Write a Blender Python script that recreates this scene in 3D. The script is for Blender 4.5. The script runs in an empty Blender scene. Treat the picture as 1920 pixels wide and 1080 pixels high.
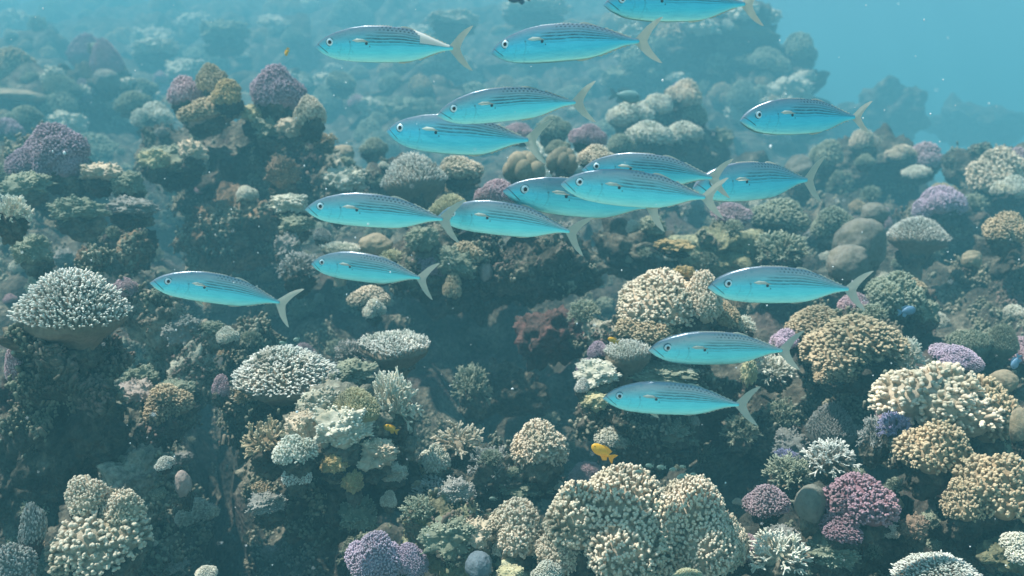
import bpy, math, random
import numpy as np
from mathutils import Vector, Matrix
from mathutils.bvhtree import BVHTree

# ------------------------------------------------------------------ camera, world, sun, exposure
S = bpy.context.scene
F_PX, PITCH = 1663.0, math.radians(8.0)
cam_data = bpy.data.cameras.new('camera')
cam = bpy.data.objects.new('camera', cam_data)
S.collection.objects.link(cam)
cam_data.sensor_width = 36.0
cam_data.lens = 36.0 * F_PX / 1920.0
cam_data.clip_start, cam_data.clip_end = 0.05, 500
cam.location = (0, 0, 0)
cam.rotation_euler = (math.radians(90) - PITCH, 0, 0)
cam_data.dof.use_dof = True
cam_data.dof.focus_distance = 2.0
cam_data.dof.aperture_fstop = 4.0
S.camera = cam

SUN_DIR = Vector((-0.42, 0.02, 0.90)).normalized()        # towards the sun
SUN_EL = math.asin(SUN_DIR.z)
SUN_AZ = math.atan2(SUN_DIR.x, SUN_DIR.y)
world = bpy.data.worlds.new('World')
S.world = world
world.use_nodes = True
wn = world.node_tree
wn.nodes.clear()
w_out = wn.nodes.new('ShaderNodeOutputWorld')
w_bg = wn.nodes.new('ShaderNodeBackground')
w_sky = wn.nodes.new('ShaderNodeTexSky')
w_sky.sky_type = 'NISHITA'
w_sky.sun_disc = False
w_sky.sun_elevation = SUN_EL
w_sky.sun_rotation = SUN_AZ
w_bg.inputs['Strength'].default_value = 0.06
wn.links.new(w_sky.outputs[0], w_bg.inputs['Color'])
wn.links.new(w_bg.outputs[0], w_out.inputs['Surface'])

sun_data = bpy.data.lights.new('sun', 'SUN')
sun_data.energy = 5.0
sun_data.angle = math.radians(0.5)
sun_data.color = (1.0, 0.965, 0.90)
sun = bpy.data.objects.new('sun', sun_data)
sun.rotation_euler = SUN_DIR.to_track_quat('Z', 'Y').to_euler()
sun.location = (0, 0, 20)
S.collection.objects.link(sun)

S.view_settings.view_transform = 'Standard'
S.view_settings.look = 'None'
S.view_settings.gamma = 1.0
S.view_settings.exposure = 1.34
S.cycles.volume_bounces = 1
S.cycles.max_bounces = 8
S.cycles.transparent_max_bounces = 8
HAZE_DENSITY = 0.059
HAZE_COLOR = (0.158, 0.518, 0.640)

CP, SP = math.cos(PITCH), math.sin(PITCH)
def stretch(d):
    """my first depth guesses were too shallow beyond four metres"""
    return d if d < 4 else 4 + (d - 4) * 2.2
def unproj(px, py, d):
    """point at depth d (metres along the view axis) seen at photo pixel px, py"""
    x = (px - 960) / F_PX * d
    u = -(py - 540) / F_PX * d
    return Vector((x, d * CP + u * SP, -d * SP + u * CP))

# ------------------------------------------------------------------ numpy noise
_rng = np.random.RandomState(7)
_TAB = _rng.rand(32, 32, 32).astype(np.float32)
_JIT = _rng.rand(32, 32, 32, 3).astype(np.float32)
def vnoise(p):
    i = np.floor(p).astype(np.int64)
    f = p - i
    f = f * f * (3 - 2 * f)
    i &= 31
    j = (i + 1) & 31
    x0, y0, z0 = i.T
    x1, y1, z1 = j.T
    fx, fy, fz = f.T
    a = _TAB[x0, y0, z0] * (1 - fx) + _TAB[x1, y0, z0] * fx
    b = _TAB[x0, y1, z0] * (1 - fx) + _TAB[x1, y1, z0] * fx
    c = _TAB[x0, y0, z1] * (1 - fx) + _TAB[x1, y0, z1] * fx
    d = _TAB[x0, y1, z1] * (1 - fx) + _TAB[x1, y1, z1] * fx
    return (a * (1 - fy) + b * fy) * (1 - fz) + (c * (1 - fy) + d * fy) * fz - 0.5
def fbm(p, oct=4, gain=0.5):
    s = np.zeros(len(p)); a = 1.0
    for k in range(oct):
        s += a * vnoise(p * (2 ** k) + 11.3 * k)
        a *= gain
    return s
def ridged(p, oct=3):
    s = np.zeros(len(p)); a = 1.0
    for k in range(oct):
        s += a * (1 - 4 * np.abs(vnoise(p * (2 ** k) + 5.7 * k)))
        a *= 0.5
    return s
def worley(p):
    i = np.floor(p).astype(np.int64)
    best = np.full(len(p), 9.0)
    for dx in (-1, 0, 1):
        for dy in (-1, 0, 1):
            for dz in (-1, 0, 1):
                c = i + (dx, dy, dz)
                m = c & 31
                q = c + _JIT[m[:, 0], m[:, 1], m[:, 2]]
                best = np.minimum(best, ((q - p) ** 2).sum(1))
    return np.sqrt(best)

# ------------------------------------------------------------------ mesh helpers
def make_mesh(name, v, quads=None, tris=None, smooth=True, tip=None):
    me = bpy.data.meshes.new(name)
    v = np.asarray(v, np.float32)
    nq = 0 if quads is None else len(quads)
    nt = 0 if tris is None else len(tris)
    me.vertices.add(len(v))
    me.vertices.foreach_set('co', v.ravel())
    loops = []
    if nq: loops.append(np.asarray(quads, np.int32).ravel())
    if nt: loops.append(np.asarray(tris, np.int32).ravel())
    loops = np.concatenate(loops)
    me.loops.add(len(loops))
    me.loops.foreach_set('vertex_index', loops)
    me.polygons.add(nq + nt)
    start = np.concatenate([np.arange(nq) * 4, nq * 4 + np.arange(nt) * 3]).astype(np.int32)
    me.polygons.foreach_set('loop_start', start)
    me.polygons.foreach_set('use_smooth', np.full(nq + nt, smooth))
    if tip is not None:
        a = me.attributes.new('tip', 'FLOAT', 'POINT')
        a.data.foreach_set('value', np.asarray(tip, np.float32))
    me.update(calc_edges=True)
    me.validate()
    return me

class Bag:
    """collects vertex blocks into one mesh"""
    def __init__(s): s.v, s.q, s.t, s.tip, s.n = [], [], [], [], 0
    def add(s, v, q=None, t=None, tip=None):
        if q is not None and len(q): s.q.append(np.asarray(q) + s.n)
        if t is not None and len(t): s.t.append(np.asarray(t) + s.n)
        s.v.append(np.asarray(v)); s.tip.append(np.zeros(len(v)) if tip is None else np.asarray(tip))
        s.n += len(v)
    def arrays(s):
        return (np.concatenate(s.v), np.concatenate(s.q) if s.q else None,
                np.concatenate(s.t) if s.t else None, np.concatenate(s.tip))
    def mesh(s, name, smooth=True):
        v, q, t, tip = s.arrays()
        return make_mesh(name, v, q, t, smooth, tip)

def link(name, me, parent=None, mat=None):
    o = bpy.data.objects.new(name, me)
    S.collection.objects.link(o)
    if parent is not None: o.parent = parent
    if mat is not None and me is not None:
        if len(me.materials) == 0: me.materials.append(None)
        o.material_slots[0].link = 'OBJECT'
        o.material_slots[0].material = mat
    return o
def tag(o, label=None, cat=None, group=None, kind=None):
    if label: o['label'] = label
    if cat: o['category'] = cat
    if group: o['group'] = group
    if kind: o['kind'] = kind
    return o

_ico = {}
def ico(sub):
    if sub not in _ico:
        import bmesh
        bm = bmesh.new()
        bmesh.ops.create_icosphere(bm, subdivisions=sub, radius=1.0)
        v = np.array([x.co[:] for x in bm.verts]); t = np.array([[w.index for w in f.verts] for f in bm.faces])
        bm.free(); _ico[sub] = (v, t)
    return _ico[sub]

def fingers(base, dirs, length, rad, knob=1.15, sides=7, tip0=0.0, tip1=1.0, bend=None, taper=0.8):
    """N rounded fingers at once"""
    N = len(base)
    dirs = dirs / np.linalg.norm(dirs, axis=1, keepdims=True)
    ref = np.where(np.abs(dirs[:, 2:3]) < 0.9, np.array([[0, 0, 1.0]]), np.array([[1.0, 0, 0]]))
    a = np.cross(dirs, ref); a /= np.linalg.norm(a, axis=1, keepdims=True)
    b = np.cross(dirs, a)
    ts = np.array([0.0, 0.5, 0.82, 0.95]); rs = np.array([1.0, taper, taper * knob, taper * knob * 0.66])
    ang = np.arange(sides) / sides * 2 * math.pi
    ring = np.cos(ang)[None, :, None] * a[:, None, :] + np.sin(ang)[None, :, None] * b[:, None, :]
    length = np.broadcast_to(length, (N,)); rad = np.broadcast_to(rad, (N,))
    vs = []
    for t, r in zip(ts, rs):
        c = base + dirs * (length * t)[:, None]
        if bend is not None: c = c + bend * (t * t)
        vs.append(c[:, None, :] + ring * (rad * r)[:, None, None])
    top = base + dirs * length[:, None] + (bend if bend is not None else 0)
    v = np.concatenate([np.stack(vs, 1).reshape(N, -1, 3), top[:, None, :]], 1)
    R = len(ts); per = R * sides + 1
    q = []; t3 = []
    for k in range(R - 1):
        for i in range(sides):
            j = (i + 1) % sides
            q.append((k * sides + i, k * sides + j, (k + 1) * sides + j, (k + 1) * sides + i))
    for i in range(sides):
        t3.append(((R - 1) * sides + i, (R - 1) * sides + (i + 1) % sides, R * sides))
    off = (np.arange(N) * per)[:, None, None]
    q = (np.array(q)[None] + off).reshape(-1, 4); t3 = (np.array(t3)[None] + off).reshape(-1, 3)
    tl = np.concatenate([np.repeat(tip0 + (tip1 - tip0) * ts ** 1.5, sides), [tip1]])
    tip = np.tile(tl, N)
    return v.reshape(-1, 3), q, t3, tip

def unit(x): return x / np.maximum(np.linalg.norm(x, axis=-1, keepdims=True), 1e-9)

# ------------------------------------------------------------------ materials
def new_mat(name):
    m = bpy.data.materials.new(name); m.use_nodes = True
    nt = m.node_tree; b = nt.nodes['Principled BSDF']
    return m, nt, b
def ramp(nt, fac, stops):
    r = nt.nodes.new('ShaderNodeValToRGB'); nt.links.new(fac, r.inputs[0])
    e = r.color_ramp.elements
    while len(e) < len(stops): e.new(0.5)
    for k, (p, c) in enumerate(stops):
        e[k].position = p; e[k].color = (*c, 1) if len(c) == 3 else c
    return r.outputs[0]
def noise(nt, scale, detail=4, rough=0.6, coord=None, dist=0.0):
    n = nt.nodes.new('ShaderNodeTexNoise'); n.inputs['Scale'].default_value = scale
    n.inputs['Detail'].default_value = detail; n.inputs['Roughness'].default_value = rough
    n.inputs['Distortion'].default_value = dist
    if coord is not None: nt.links.new(coord, n.inputs['Vector'])
    return n
def mix(nt, fac, a, b, mode='MIX'):
    n = nt.nodes.new('ShaderNodeMix'); n.data_type = 'RGBA'; n.blend_type = mode
    for k, x in ((0, fac), (6, a), (7, b)):
        if hasattr(x, 'type') or hasattr(x, 'links'): nt.links.new(x, n.inputs[k])
        else: n.inputs[k].default_value = x if k == 0 else ((*x, 1) if len(x) == 3 else x)
    return n.outputs[2]
def math_(nt, op, a, b=None, c=None):
    n = nt.nodes.new('ShaderNodeMath'); n.operation = op
    for k, x in enumerate((a, b, c)):
        if x is None: continue
        if isinstance(x, (int, float)): n.inputs[k].default_value = x
        else: nt.links.new(x, n.inputs[k])
    return n.outputs[0]
def world_pos(nt):
    return nt.nodes.new('ShaderNodeNewGeometry').outputs['Position']

def coral_mat(name, base, tip, rough=0.85):
    m, nt, b = new_mat(name)
    p = world_pos(nt)
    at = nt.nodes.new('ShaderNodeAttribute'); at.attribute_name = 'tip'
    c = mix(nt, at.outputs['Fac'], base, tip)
    n1 = noise(nt, 9, 3, 0.6, p)
    c = mix(nt, 1.0, c, ramp(nt, n1.outputs[0], [(0.3, (0.75, 0.78, 0.72)), (0.55, (1.05, 1.05, 1.05)), (0.75, (1.2, 1.12, 1.0))]), 'MULTIPLY')
    n2 = noise(nt, 70, 2, 0.6, p)
    c = mix(nt, 1.0, c, ramp(nt, n2.outputs[0], [(0.3, (0.7, 0.7, 0.7)), (0.6, (1, 1, 1))]), 'MULTIPLY')
    n5 = noise(nt, 6.5, 4, 0.6, p, 0.6)
    dead = ramp(nt, n5.outputs[0], [(0.60, (0, 0, 0)), (0.70, (0.65, 0.65, 0.65))])
    c = mix(nt, dead, c, (0.15, 0.14, 0.09))
    nt.links.new(c, b.inputs['Base Color'])
    b.inputs['Roughness'].default_value = rough
    b.inputs['Specular IOR Level'].default_value = 0.25
    bp = nt.nodes.new('ShaderNodeBump'); bp.inputs['Strength'].default_value = 0.5; bp.inputs['Distance'].default_value = 0.004
    n3 = noise(nt, 260, 2, 0.6, p)
    nt.links.new(n3.outputs[0], bp.inputs['Height']); nt.links.new(bp.outputs[0], b.inputs['Normal'])
    return m

def turf_mat():
    m = coral_mat('turf_coral', (0.1, 0.1, 0.07), (0.5, 0.5, 0.4)); nt = m.node_tree
    p = world_pos(nt); mixn = [n for n in nt.nodes if n.bl_idname == 'ShaderNodeMix'][0]
    n = noise(nt, 3.1, 2, 0.5, p)
    nt.links.new(ramp(nt, n.outputs[0], [(0.36, (0.22, 0.16, 0.13)), (0.46, (0.26, 0.26, 0.18)), (0.55, (0.42, 0.40, 0.30)), (0.66, (0.18, 0.21, 0.16))]), mixn.inputs[7])
    return m
def rock_mat(name, dark, mid, light, patch, patch_amt=0.5, sc=1.0):
    m, nt, b = new_mat(name)
    p = world_pos(nt)
    n1 = noise(nt, 4.5 * sc, 7, 0.68, p, 0.4)
    c = ramp(nt, n1.outputs[0], [(0.32, dark), (0.5, mid), (0.64, light)])
    n2 = noise(nt, 2.2 * sc, 4, 0.6, p, 0.8)
    f = ramp(nt, n2.outputs[0], [(0.54, (0, 0, 0)), (0.68, (patch_amt * 0.7,) * 3)])
    c = mix(nt, f, c, patch)
    n4 = noise(nt, 38, 4, 0.7, p)
    c = mix(nt, 1.0, c, ramp(nt, n4.outputs[0], [(0.35, (0.5, 0.52, 0.5)), (0.52, (1, 1, 1)), (0.68, (1.5, 1.45, 1.35))]), 'MULTIPLY')
    nt.links.new(c, b.inputs['Base Color'])
    b.inputs['Roughness'].default_value = 0.9
    b.inputs['Specular IOR Level'].default_value = 0.2
    vo = nt.nodes.new('ShaderNodeTexVoronoi'); vo.inputs['Scale'].default_value = 45
    nt.links.new(p, vo.inputs['Vector'])
    h = math_(nt, 'ADD', math_(nt, 'MULTIPLY', vo.outputs['Distance'], 0.7), n4.outputs[0])
    bp = nt.nodes.new('ShaderNodeBump'); bp.inputs['Strength'].default_value = 0.9; bp.inputs['Distance'].default_value = 0.015
    nt.links.new(h, bp.inputs['Height']); nt.links.new(bp.outputs[0], b.inputs['Normal'])
    return m

MC = {
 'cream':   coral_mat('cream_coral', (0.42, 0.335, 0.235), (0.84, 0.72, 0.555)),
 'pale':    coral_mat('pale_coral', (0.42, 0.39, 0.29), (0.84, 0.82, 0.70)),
 'tan':     coral_mat('tan_coral', (0.26, 0.19, 0.11), (0.62, 0.50, 0.33)),
 'ochre':   coral_mat('ochre_coral', (0.30, 0.22, 0.10), (0.62, 0.47, 0.24)),
 'yellow':  coral_mat('yellow_coral', (0.34, 0.30, 0.15), (0.70, 0.66, 0.44)),
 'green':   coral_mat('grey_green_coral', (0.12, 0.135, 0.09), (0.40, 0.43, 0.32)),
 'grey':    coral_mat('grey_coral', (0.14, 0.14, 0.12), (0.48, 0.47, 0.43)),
 'white':   coral_mat('white_tipped_coral', (0.22, 0.18, 0.13), (0.88, 0.88, 0.80)),
 'purple':  coral_mat('purple_coral', (0.26, 0.18, 0.22), (0.56, 0.43, 0.50)),
 'lilac':   coral_mat('lilac_coral', (0.36, 0.27, 0.36), (0.70, 0.56, 0.67)),
 'pink':    coral_mat('pink_coral', (0.36, 0.22, 0.25), (0.66, 0.49, 0.52)),
 'wine':    coral_mat('wine_red_coral', (0.19, 0.09, 0.11), (0.43, 0.28, 0.32)),
 'brown':   coral_mat('brown_coral', (0.14, 0.09, 0.06), (0.36, 0.27, 0.19)),
 'blue':    coral_mat('blue_violet_coral', (0.15, 0.14, 0.24), (0.38, 0.36, 0.54)),
 'beige_smooth': coral_mat('smooth_beige_coral', (0.32, 0.265, 0.18), (0.5, 0.4, 0.3)),
 'grey_smooth':  coral_mat('smooth_grey_coral', (0.21, 0.20, 0.165), (0.4, 0.4, 0.35)),
 'flesh':   coral_mat('smooth_pink_coral', (0.38, 0.30, 0.26), (0.6, 0.5, 0.42)),
 'turf':    turf_mat(),
 'slate':   coral_mat('slate_blue_sponge', (0.17, 0.21, 0.24), (0.3, 0.4, 0.5)),
}
MR = {
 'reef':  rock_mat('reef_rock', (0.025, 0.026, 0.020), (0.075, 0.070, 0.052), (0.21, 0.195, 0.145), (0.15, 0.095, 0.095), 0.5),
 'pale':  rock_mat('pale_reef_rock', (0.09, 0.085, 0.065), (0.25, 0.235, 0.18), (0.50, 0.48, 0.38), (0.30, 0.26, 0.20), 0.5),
 'red':   rock_mat('red_crusted_rock', (0.05, 0.04, 0.035), (0.11, 0.065, 0.055), (0.20, 0.10, 0.085), (0.20, 0.20, 0.15), 0.9, 1.4),
 'brown': rock_mat('brown_reef_rock', (0.07, 0.05, 0.035), (0.20, 0.14, 0.09), (0.38, 0.27, 0.17), (0.14, 0.13, 0.11), 0.5),
 'olive': rock_mat('olive_reef_rock', (0.08, 0.085, 0.05), (0.22, 0.22, 0.13), (0.42, 0.42, 0.28), (0.15, 0.12, 0.10), 0.5),
}

# ------------------------------------------------------------------ reef slope (real relief, one sheet)
COLS = [-700, 0, 200, 330, 405, 480, 620, 900, 1080, 1250, 1500, 1700, 1920, 2700]
YS =     [0.9,  1.6,  2.0,  2.5,  3.0,  3.5,  4.2,  5.0,  6.0,  8.0, 11.0, 15.0, 20.0, 34.0, 59.0]
ROWS = [
 [2100, 1300, 1080,  900,  760,  650,  520,  400,  300,  220,  110,   50,   30,  120,  200],
 [2300, 1420, 1180, 1000,  830,  700,  560,  430,  330,  240,  130,   50,   20,  110,  200],
 [2300, 1440, 1200, 1040,  880,  740,  590,  450,  350,  250,  150,   40,   10,  110,  200],
 [2300, 1440, 1220, 1060,  920,  780,  620,  470,  360,  250,  140,   40,   10,  110,  200],
 [2900, 2100, 1750, 1480, 1290, 1080,  800,  500,  370,  250,  130,   30,    0,  110,  200],
 [2300, 1420, 1250, 1120,  980,  850,  690,  500,  380,  270,  140,   30,    0,  110,  200],
 [2300, 1400, 1200, 1080,  930,  820,  660,  510,  390,  290,  150,   30,    0,  110,  200],
 [2200, 1380, 1200, 1110, 1060,  980,  860,  580,  400,  300,  150,   30,  -10,  110,  200],
 [2200, 1380, 1200, 1110, 1040,  960,  830,  560,  400,  300,  130,   20,  -20,  110,  200],
 [2200, 1320, 1150, 1020,  920,  820,  680,  540,  420,  300,  150,   20,  -20,  120,  220],
 [2150, 1420, 1200, 980,  800,  690,  590,  490,  420,  350,  280,  240,  250,  280,  290],
 [2150, 1400, 1180,  940,  770,  680,  590,  500,  450,  420,  390,  370,  350,  330,  320],
 [2150, 1380, 1160,  900,  740,  660,  570,  500,  460,  450,  420,  390,  360,  330,  320],
 [1900, 1180, 1020,  860,  740,  660,  570,  520,  490,  470,  430,  390,  360,  330,  320],
]
ROWS = np.array(ROWS, float)
YS = [stretch(y) for y in YS]
YMAX = YS[-1]
def smooth_interp(x, xp, fp):
    x = np.clip(x, xp[0], xp[-1]); i = np.clip(np.searchsorted(xp, x) - 1, 0, len(xp) - 2)
    xp = np.asarray(xp, float)
    t = (x - xp[i]) / (xp[i + 1] - xp[i])
    return i, t
NU, NV = 640, 560
us = np.linspace(-700, 2700, NU)
yv = 0.9 * (YMAX / 0.9) ** np.linspace(0, 1, NV)
U, Y = np.meshgrid(us, yv)
iu, tu = smooth_interp(U.ravel(), COLS, None)
tu = tu * tu * (3 - 2 * tu)
iy, ty = smooth_interp(np.log(Y.ravel()), np.log(YS), None)
row = ((ROWS[iu, iy] * (1 - tu) + ROWS[iu + 1, iy] * tu) * (1 - ty) +
       (ROWS[iu, iy + 1] * (1 - tu) + ROWS[iu + 1, iy + 1] * tu) * ty)
elev = -PITCH - np.arctan((row - 540) / F_PX)
Yf = Y.ravel()
P = np.stack([(U.ravel() - 960) / F_PX * Yf, Yf, Yf * np.tan(elev)], 1)
def rugged(P, amp=1.0, far=None):
    """3-D displacement that makes lumps, ledges and holes"""
    q = P * 1.0
    d = np.stack([fbm(q * 1.3 + s, 3) for s in (0, 37, 71)], 1) * np.array([0.30, 0.30, 0.22])
    w = 0.42 - worley(P * 2.6 + 3.1)
    d[:, 2] += w * 0.28
    w2 = 0.45 - worley(P * 7.5 + d * 2)
    r = ridged(P * 3.6 + 9, 3)
    d[:, 2] += w2 * 0.085 + r * 0.035
    d[:, 0] += fbm(P * 6 + 3, 2) * 0.08
    d[:, 1] += fbm(P * 6 + 23, 2) * 0.08
    w3 = 0.45 - worley(P * 19)
    d += (np.stack([fbm(P * 14 + s, 2) for s in (1, 5, 9)], 1) * 0.03) * (1 if far is None else far[:, None])
    d[:, 2] += w3 * 0.03 * (1 if far is None else far)
    return d * amp
far = np.clip((11 - Yf) / 5, 0, 1)
big = np.clip(Yf / 9, 0, 1.4)[:, None]
D = rugged(P, 1.0, far)
D += big * np.stack([fbm(P * 0.45 + s, 3) for s in (2, 33, 66)], 1) * np.array([1.0, 1.0, 1.0])
P = P + D * np.clip((Yf - 0.9) / 0.8, 0.1, 1)[:, None]
P[:, 1] = np.minimum(P[:, 1], YMAX)
idx = np.arange(NU * NV).reshape(NV, NU)
TQ = np.stack([idx[:-1, :-1], idx[:-1, 1:], idx[1:, 1:], idx[1:, :-1]], -1).reshape(-1, 4)
slope = link('reef_slope', make_mesh('reef_slope', P, TQ), None, MR['reef'])
tag(slope, kind='structure')

# unseen pale sand floor, added below and behind the camera to bounce light
gx, gy = np.meshgrid(np.linspace(-110, 110, 120), np.linspace(-39, 1.4, 60))
SPt = np.stack([gx.ravel(), gy.ravel(), np.zeros(gx.size)], 1)
SPt[:, 2] = -2.7 + fbm(SPt * 0.3, 3) * 0.3
gi = np.arange(gx.size).reshape(gx.shape)
sand_m, nt_, b_ = new_mat('bounce_sand')
n_ = noise(nt_, 3.0, 5, 0.6, world_pos(nt_))
nt_.links.new(ramp(nt_, n_.outputs[0], [(0.3, (0.50, 0.46, 0.37)), (0.7, (0.68, 0.64, 0.54))]), b_.inputs['Base Color'])
b_.inputs['Roughness'].default_value = 0.95
sand = link('bounce_sand_floor', make_mesh('bounce_sand_floor', SPt, np.stack([gi[:-1, :-1], gi[:-1, 1:], gi[1:, 1:], gi[1:, :-1]], -1).reshape(-1, 4)), None, sand_m)
tag(sand, kind='structure')

# ------------------------------------------------------------------ rocks (placed before corals so corals can sit on them)
allv, allf, nn = [P], [TQ[:, [0, 1, 2]], TQ[:, [0, 2, 3]]], len(P)
def rock_arrays(seed, sub=5, lump=1.0, jag=1.0, asp=(1, 1, 1)):
    v, t = ico(sub)
    v = v * np.array(asp)
    o = np.array([seed * 3.17, seed * 1.7, seed * 0.9])
    v = v + np.stack([fbm(v * 1.1 + o + s, 3) for s in (0, 9, 19)], 1) * 0.6
    n = unit(v / np.array(asp) ** 2)
    k = (0.45 - worley(v * 2.3 + o)) * 0.42 * lump + ridged(v * 2.0 + o, 3) * 0.07 * jag + (0.45 - worley(v * 6 + o)) * 0.16 * lump
    if sub >= 5: k = k + (0.45 - worley(v * 14 + o)) * 0.085 * lump + fbm(v * 11 + o, 2) * 0.03 * jag
    if sub >= 6: k = k + (0.45 - worley(v * 30 + o)) * 0.04 * lump
    v = v + n * k[:, None]
    lo, hi = v.min(0), v.max(0)
    return (v - (lo + hi) / 2) / (hi - lo), t
_rk = 0
def bvh_now():
    return BVHTree.FromPolygons([tuple(x) for x in np.concatenate(allv)], np.concatenate(allf).tolist())
bvh = None
def hit_depth(px, py, default=6.0):
    r = unproj(px, py, 1.0).normalized()
    h = bvh.ray_cast(Vector((0, 0, 0)), r)
    if h[0] is None: return default
    return h[0].y * CP - h[0].z * SP
def place_matrix(cx, cy, w, h, d, deep=1.0, spin=0.0, tilt=(0, 0)):
    c = unproj(cx, cy, d)
    ws, hs = w * d / F_PX, h * d / F_PX
    return Matrix.Translation(c) @ Matrix.Rotation(tilt[0], 4, 'Y') @ Matrix.Rotation(tilt[1], 4, 'X') @ \
        Matrix.Diagonal((ws, ws * deep, hs, 1)) @ Matrix.Rotation(spin, 4, 'Z')

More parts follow.
